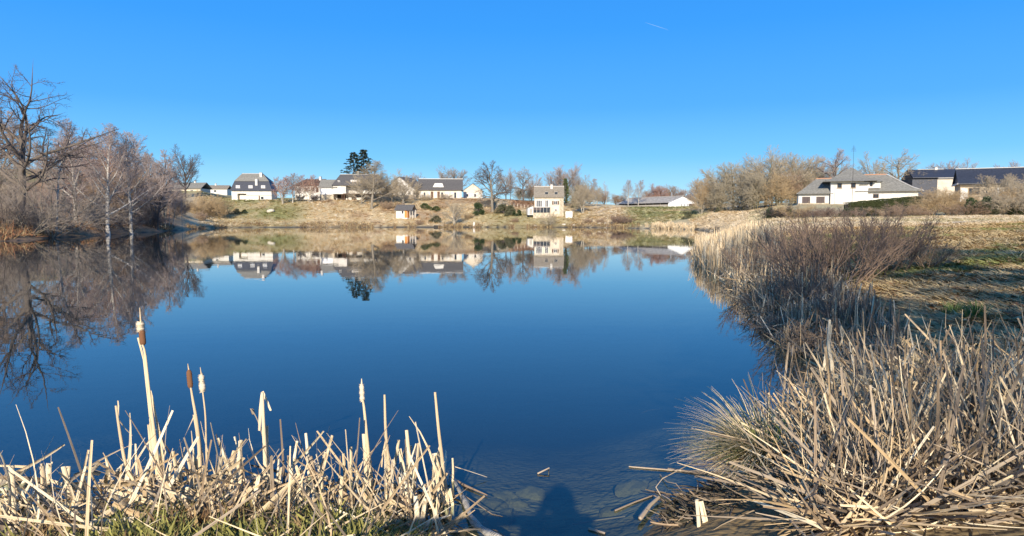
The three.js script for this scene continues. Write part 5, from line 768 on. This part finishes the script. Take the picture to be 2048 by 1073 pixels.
{ // stems floating on the water
  let k = 0; const fl = (pp, r, mat, lab, y = .006) => { const P = pp.map(([a, b, h]) => onY(a, b, h ?? y)), g = new MB(), o = P[0].clone(); g.tube(P.map((q) => q.clone().sub(o)), P.map((_, i) => r * (1 - .4 * i / P.length)), 5, true); const m = g.build('floating_stem', mat); m.position.copy(o); tag(m, lab, 'reed stem'); };
  fl([[1455, 948], [1400, 944], [1340, 941], [1258, 934]], .008, RG[2], 'long straw stem floating left of the sedge tussock'); fl([[1440, 950], [1390, 946], [1336, 938]], .011, RG[1], 'shorter brown stem floating beside the long straw one'); fl([[1075, 948], [1098, 937, .03], [1097, 950, -.02]], .007, RG[2], 'small kinked stem poking from the water ahead of the shadow'); fl([[1424, 857], [1448, 859]], .005, RG[2], 'tiny straw floating in the open water');
  fl([[1230, 1022], [1270, 1005], [1306, 992]], .007, RG[1], 'thin stem slanting up from the submerged litter'); fl([[1146, 1049], [1190, 1042], [1250, 1034]], .007, RG[1], 'sunken pale stem right of the shadow', -.03); fl([[1280, 1038], [1300, 1012], [1318, 996]], .016, RG[2], 'thick brown reed piece standing in the litter', .03); fl([[1178, 1058], [1210, 1068]], .01, RG[2], 'short pale stick at the bottom edge right of the shadow'); fl([[930, 993], [985, 1030], [1005, 1034]], .005, RG[1], 'thin twig beside the birch branch', 0);
  fl([[1326, 1000], [1312, 975, .08], [1325, 958, .13], [1360, 940, .16], [1385, 926, .14], [1410, 930, .1]], .004, RG[2], 'thin curved withered stem arching over the water'); fl([[1320, 950], [1335, 965, .02], [1352, 968, .02], [1368, 988]], .004, RG[0], 'crooked thin twig lying in the water by the litter');
}
scatter('sunken_litter', 'dark sunken stems and debris at the water edge left of the tussock', [thinGeos[0], thinGeos[3]], white1, 520, 22, (R) => {
  const px = 1330 + 150 * R(), py = 985 + 100 * R(), p = onY(px, py, 0); const gy = ground(p.x, p.z); if (gy < -.3 || R() > sstep(1230, 1400, px + (py - 1000))) return null; p.y = Math.max(gy, -.015) + .012; return { p, turn: R() * 6.28, az: R() * 6.28, lean: 1.48 + .12 * R(), l: .05 + .13 * R(), w: .3 + .4 * R(), c: tint(R, R() < .25 ? GREY : [[.1, .085, .06], [.07, .07, .045], [.16, .12, .08]]) };
});
{ // stones under water and small far things
  const st = (s) => { const g = new THREE.IcosahedronGeometry(1, 3), p = g.attributes.position; for (let i = 0; i < p.count; i++) { const x = p.getX(i), y = p.getY(i), z = p.getZ(i), k = .6 + .8 * fbm(x * 1.6 + s * 5 + 9, y * 1.6 + z * 1.4 + 9, 4, s); p.setXYZ(i, x * k, y * k * .55, z * k); } g.computeVertexNormals(); return g; };
  const G = [st(1), st(2), st(3)], sm = std(.21, .18, .095, .95, { map: rep(T_soil, 3, 3) });
  [[1062, 978, .11], [1010, 992, .1], [985, 1015, .12], [945, 1003, .09], [1000, 1040, .12], [925, 1038, .1], [1270, 1000, .13], [990, 1058, .1], [960, 1025, .08], [1035, 1002, .07], [1300, 985, .08], [1225, 1045, .09]].forEach(([a, b, r], k) => { const p = onY(a, b, -.2); const o = mesh('sunken_stone', G[k % 3], sm); o.position.set(p.x, Math.min(-.1, ground(p.x, p.z) - .01), p.z); o.scale.setScalar(r); o.rotation.y = k; tag(o, 'dull yellowish stone lying under the shallow water', 'stone', 'stones under the shallow water'); });
  const bo = (px, d, r, lab, mat) => { const o = mesh('boulder', G[px % 3], mat || std(.7, .64, .52, .9, { map: rep(T_soil, 3, 3) })); const p = spot(px, d); o.position.copy(p); o.position.y += r * .25; o.scale.setScalar(r); tag(o, lab, 'boulder'); };
  bo(542, 228, 1.25, 'pale boulder on the grass below the mansard house'); bo(525, 248, .4, 'small white stone on the lawn by the mansard house wall'); bo(493, 246, .4, 'small white stone on the lawn in front of the garage'); bo(672, 226, .45, 'small pale stone on the tan slope'); for (const [px, d, r, lab] of [[1070, 213.5, .5, 'pale shore stone left of the willow bush'], [1128, 213, .6, 'pale shore stone right of the willow bush'], [1148, 211, .5, 'pale shore stone under the white hut'], [1200, 205, .6, 'whitish shore stones left of the red-brown thicket'], [1212, 203, .5, 'whitish shore stone nearest the red-brown thicket']]) bo(px, d, r, lab);
  { const p = at(948, 453, 213); p.y = ground(p.x, p.z); const g = base('marker_post', p); tag(g, 'small whitish marker post at the far waterline', 'post'); new MB().frustum(-.28, .28, -.28, .28, -.3, -.24, .24, -.24, .24, 1.1).frustum(-.34, .34, -.34, .34, 1.102, -.05, .05, -.05, .05, 1.35).build('post_body', M.white, g); }
  { const p = at(876, 454, 211.5), g = base('outlet_pipe', V(p.x, .25, p.z)); tag(g, 'dark square outlet of a drain at the far waterline', 'drain outlet'); new MB().box(-1.3, 1.1, -.5, .35, -1, 0).build('opening', M.dark, g); new MB().box(-1.5, 1.6, .352, .5, -1, .15).box(1.102, 1.6, -.5, .35, -1, .1).build('lintel', M.stone, g); }
  { const p = spot(1434, 118), g = base('tree_stump', p); tag(g, 'dark weathered stump on the far right shore', 'stump'); new MB().tube([V(-.2, -.2, 0), V(-.1, .5, 0), V(.1, 1, 0)], [.55, .42, .3], 9, true).build('wood', std(.09, .065, .05, .95, { map: T_bark }), g); new MB().tube([V(.3, .2, .1), V(1.2, .5, .2), V(2, .9, 0)], [.22, .15, .05], 6, true).build('limb', MC.grey, g); }
  { // aircraft trail: a thin cloud line high in the sky
    const A = at(1291, 45, 3000), B = at(1337, 60, 3000), n = 14, P = [], Rr = []; for (let k = 0; k <= n; k++) { P.push(A.clone().lerp(B, k / n).sub(A)); Rr.push(.3 + .7 * Math.sin(Math.PI * k / n)); } const o = new MB().tube(P, Rr, 6, true).build('contrail_cloud', std(.9, .92, .95, 1, { transparent: true, opacity: .1 })); o.position.copy(A); tag(o, 'short thin white aircraft trail high in the blue sky', 'contrail');
  }
}
// ------------------------------------------------------------------ the photographer, whose shadow lies on the water, and the rail in front
function fieldMesh(bones, c, half, res, blend) { // smooth union of tapered capsules
  const mc = new MarchingCubes(res, new THREE.MeshBasicMaterial(), false, false, 600000), h = half; mc.isolation = 0;
  for (let k = 0; k < res; k++) for (let j = 0; j < res; j++) for (let i = 0; i < res; i++) {
    const x = c.x + (i - res / 2) / (res / 2) * h, y = c.y + (j - res / 2) / (res / 2) * h, z = c.z + (k - res / 2) / (res / 2) * h; let s = 0;
    let m = 1e9; for (const [a, b, r0, r1] of bones) { const vx = b[0] - a[0], vy = b[1] - a[1], vz = b[2] - a[2], L = vx * vx + vy * vy + vz * vz || 1e-9, t = clamp(((x - a[0]) * vx + (y - a[1]) * vy + (z - a[2]) * vz) / L, 0, 1), d = Math.hypot(x - a[0] - vx * t, y - a[1] - vy * t, z - a[2] - vz * t) - lerp(r0, r1, t); if (m > 1e8) m = d; else { const q = clamp(.5 + .5 * (m - d) / blend, 0, 1); m = lerp(m, d, q) - blend * q * (1 - q); } }
    mc.field[i + j * res + k * res * res] = -m;
  }
  mc.update(); const n = mc.count, g = new THREE.BufferGeometry(), P = new Float32Array(mc.positionArray.slice(0, n * 3)), Nn = new Float32Array(mc.normalArray.slice(0, n * 3));
  for (let i = 0; i < n; i++) { P[i * 3] = P[i * 3] * h + c.x; P[i * 3 + 1] = P[i * 3 + 1] * h + c.y; P[i * 3 + 2] = P[i * 3 + 2] * h + c.z; }
  g.setAttribute('position', new THREE.BufferAttribute(P, 3)); g.setAttribute('normal', new THREE.BufferAttribute(Nn, 3)); g.setAttribute('uv', new THREE.BufferAttribute(new Float32Array(n * 2), 2)); return g;
}
{
  const gy = ground(.03, .5), p = base('person', V(.03, gy, .48)); tag(p, 'photographer in dark jacket holding up a phone, known by the shadow on the water', 'person');
  const S = (2.17 - gy) / 1.80, B = []; const b = (a, c, r0, r1) => B.push([a.map((x) => x * S), c.map((x) => x * S), r0 * S, r1 * S]);
  b([0, .98, 0], [0, 1.25, 0], .155, .165); b([0, 1.25, 0], [0, 1.42, .01], .17, .13); b([-.16, 1.43, 0], [.16, 1.43, 0], .075, .075); b([0, 1.45, 0], [0, 1.56, -.02], .065, .06); b([0, 1.66, -.03], [0, 1.71, -.01], .095, .09); b([0, 1.60, -.07], [0, 1.66, -.06], .055, .07); b([0, 1.64, -.125], [0, 1.67, -.115], .014, .01);
  for (const s of [-1, 1]) { b([s * .18, 1.42, 0], [s * .29, 1.22, -.12], .062, .05); b([s * .29, 1.22, -.12], [s * .105, 1.43, -.40], .05, .034); b([s * .09, .95, 0], [s * .10, .5, -.02], .095, .065); b([s * .10, .5, -.02], [s * .11, .09, .03], .062, .042); b([s * .11, .05, .04], [s * .12, .035, -.16], .048, .04); b([s * .085, 1.64, -.02], [s * .09, 1.67, -.02], .016, .012); }
  mesh('body', fieldMesh(B, V(0, .9 * S, -.1), 1.05, 84, .035), std(.06, .065, .08, .85), p);
  const skin = std(.45, .28, .2, .6);
  for (const s of [-1, 1]) { const w = [s * .105 * S, 1.44 * S, -.41 * S], Hb = [[w, [s * .085, w[1] + .045, -.455], .026, .03], [[s * .085, w[1] + .045, -.455], [s * .08, w[1] + .08, -.46], .024, .02]]; for (let k = 0; k < 4; k++) { const y = w[1] + .025 + k * .022, L = [.9, 1, .96, .8][k]; Hb.push([[s * .088, y, -.47], [s * .088, y + .004, -.47 - .03 * L], .009, .0085], [[s * .088, y + .004, -.47 - .03 * L], [s * .062, y + .004, -.495], .0085, .008]); } Hb.push([[s * .09, w[1] + .03, -.44], [s * .07, w[1] + .075, -.43], .011, .0095], [[s * .07, w[1] + .075, -.43], [s * .05, w[1] + .1, -.447], .0095, .008]); mesh('hand', fieldMesh(Hb, V(s * .085, w[1] + .05, -.46), .12, 56, .008), skin, p); }
  const hair = new THREE.SphereGeometry(.112, 20, 14); hair.scale(.95, 1.0, 1.05); hair.translate(0, 1.695 * S, .02); mesh('hair', hair, MC.dark, p);
  const ph = base('phone', V(0, CAM_H, .014)); tag(ph, 'dark phone held up at face height by the photographer', 'phone'); mesh('body', new RoundedBoxGeometry(.15, .072, .009, 3, .004), M.dark, ph);
  const rl = base('wooden_rail', V(0, ground(0, -.3), -.3)); tag(rl, 'plain wooden hand rail in front of the photographer', 'railing'); const y0 = 1.575 - rl.position.y; mesh('rail', new RoundedBoxGeometry(1.12, .07, .06, 2, .012), M.wood, rl).position.set(-.28, y0, 0); for (const x of [-.15, .2]) bx('post', M.wood, rl, x - .045, x + .045, -.4, y0 - .037, -.045, .045);
}
renderer.render(scene, camera);
